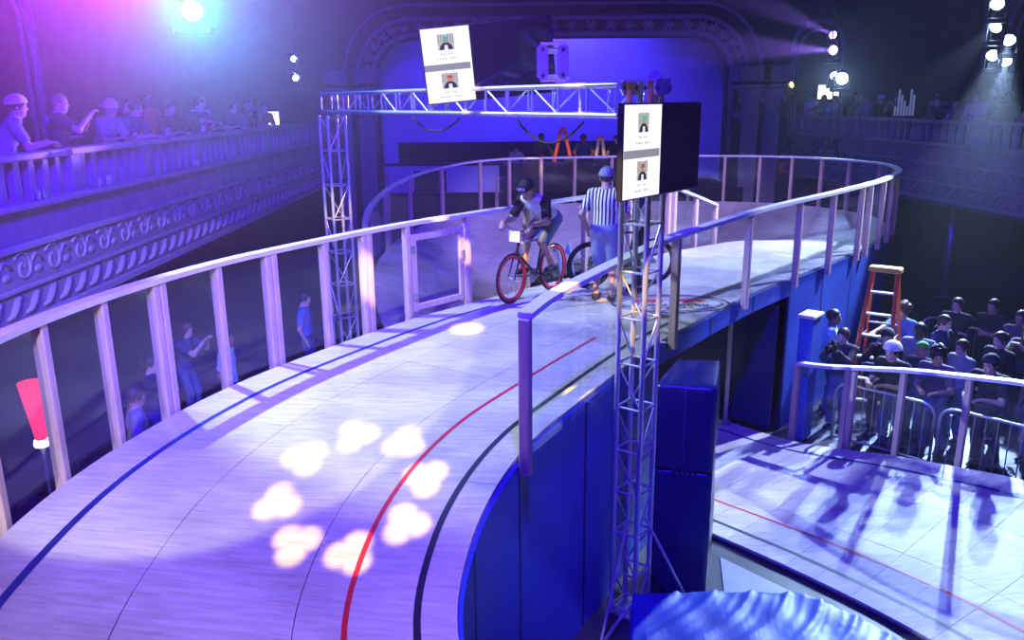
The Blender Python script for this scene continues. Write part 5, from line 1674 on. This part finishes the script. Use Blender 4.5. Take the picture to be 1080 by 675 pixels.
# ---- gobo projectors: the light itself carries a ring of three-lobed breakups
def gobo(name, loc, target, power, color, deg, ring_r, blob, n, rot, spots=None):
    o = spot(name, loc, target, power, color, deg, .15, .012)
    l = o.data; l.use_nodes = True
    nt = l.node_tree
    em_ = nt.nodes['Emission']
    M = o.rotation_euler.to_matrix(); ax, ay, az = M @ Vector((1, 0, 0)), M @ Vector((0, 1, 0)), M @ Vector((0, 0, 1))
    geo = nt.nodes.new('ShaderNodeNewGeometry')
    def dot(v):
        d = nt.nodes.new('ShaderNodeVectorMath'); d.operation = 'DOT_PRODUCT'
        nt.links.new(geo.outputs['Incoming'], d.inputs[0]); d.inputs[1].default_value = v; return d.outputs['Value']
    def mth(op, a, b=None):
        m_ = nt.nodes.new('ShaderNodeMath'); m_.operation = op
        for i, q in enumerate((a, b)):
            if q is None: continue
            if isinstance(q, (int, float)): m_.inputs[i].default_value = q
            else: nt.links.new(q, m_.inputs[i])
        return m_.outputs[0]
    w = dot(az); u = mth('DIVIDE', dot(ax), w); v = mth('DIVIDE', dot(ay), w)
    if spots:
        tot = None
        for (p_, r_) in spots:
            q_ = M.transposed() @ (Vector(p_) - Vector(loc)); cu_, cv_ = q_.x / q_.z, q_.y / q_.z; cu_, cv_ = cu_, cv_
            dx = mth('SUBTRACT', u, cu_); dy = mth('SUBTRACT', v, cv_)
            d = mth('DIVIDE', mth('SQRT', mth('ADD', mth('MULTIPLY', dx, dx), mth('MULTIPLY', dy, dy))), r_ / (Vector(p_) - Vector(loc)).length)
            tot = d if tot is None else mth('MINIMUM', tot, d)
        s_ = nt.nodes.new('ShaderNodeMapRange'); s_.interpolation_type = 'SMOOTHSTEP'
        nt.links.new(tot, s_.inputs[0]); s_.inputs[1].default_value = 1.15; s_.inputs[2].default_value = .6; s_.inputs[3].default_value = 0; s_.inputs[4].default_value = 1
        nt.links.new(s_.outputs[0], em_.inputs['Strength'])
        return o
    rr = mth('SQRT', mth('ADD', mth('MULTIPLY', u, u), mth('MULTIPLY', v, v)))
    th = mth('ADD', mth('ARCTAN2', v, u), rot + 4 * PI)
    sec = 2 * PI / n
    tm = mth('SUBTRACT', mth('MODULO', th, sec), sec / 2)
    x = mth('SUBTRACT', mth('MULTIPLY', rr, mth('COSINE', tm)), ring_r)
    y = mth('MULTIPLY', rr, mth('SINE', tm))
    best = None
    for k in range(3):
        a = 2 * PI * k / 3 + .5
        dx = mth('SUBTRACT', x, blob * .5 * math.cos(a)); dy = mth('SUBTRACT', y, blob * .5 * math.sin(a))
        d = mth('SQRT', mth('ADD', mth('MULTIPLY', dx, dx), mth('MULTIPLY', dy, dy)))
        best = d if best is None else mth('MINIMUM', best, d)
    # soft edged disc
    s_ = nt.nodes.new('ShaderNodeMapRange'); s_.interpolation_type = 'SMOOTHSTEP'
    nt.links.new(best, s_.inputs[0]); s_.inputs[1].default_value = blob * .9; s_.inputs[2].default_value = blob * .35; s_.inputs[3].default_value = 0; s_.inputs[4].default_value = 1
    nt.links.new(s_.outputs[0], em_.inputs['Strength'])
    return o
gobo('yellow_gobo_lamp_offscreen', (-.9, -3.6, 8.4), (-1.17, 5.3, 2.4), 22000, YELLOW, 12, .047, .0135, 8, .2)
gobo('yellow_gobo_far_lamp_offscreen', (-.5, 3.0, 9.5), (0.0, 11.2, 3.2), 15000, YELLOW, 50, .13, .024, 9, .0, spots=[
    ((-1.66, 9.42, 2.95), .24), ((-2.75, 13.0, 3.3), .26), ((-1.2, 13.6, 1.1), .26), ((-.4, 14.2, 1.6), .22), ((.45, 6.6, 3.45), .16), ((1.2, 10.7, 2.6), .22),
    ((-.55, 9.4, 2.4), .22), ((.05, 10.55, 3.3), .12), ((1.15, 7.3, 3.2), .22), ((-.62, 10.8, 3.0), .14), ((-.5, 21.0, 3.0), .22), ((-.9, 32.9, 4.6), .35), ((3.2, 32.9, 4.6), .4), ((.5, 20.8, 3.5), .3), ((1.52, 25.5, 3.45), .6), ((2.75, 26.4, 3.2), .4)])
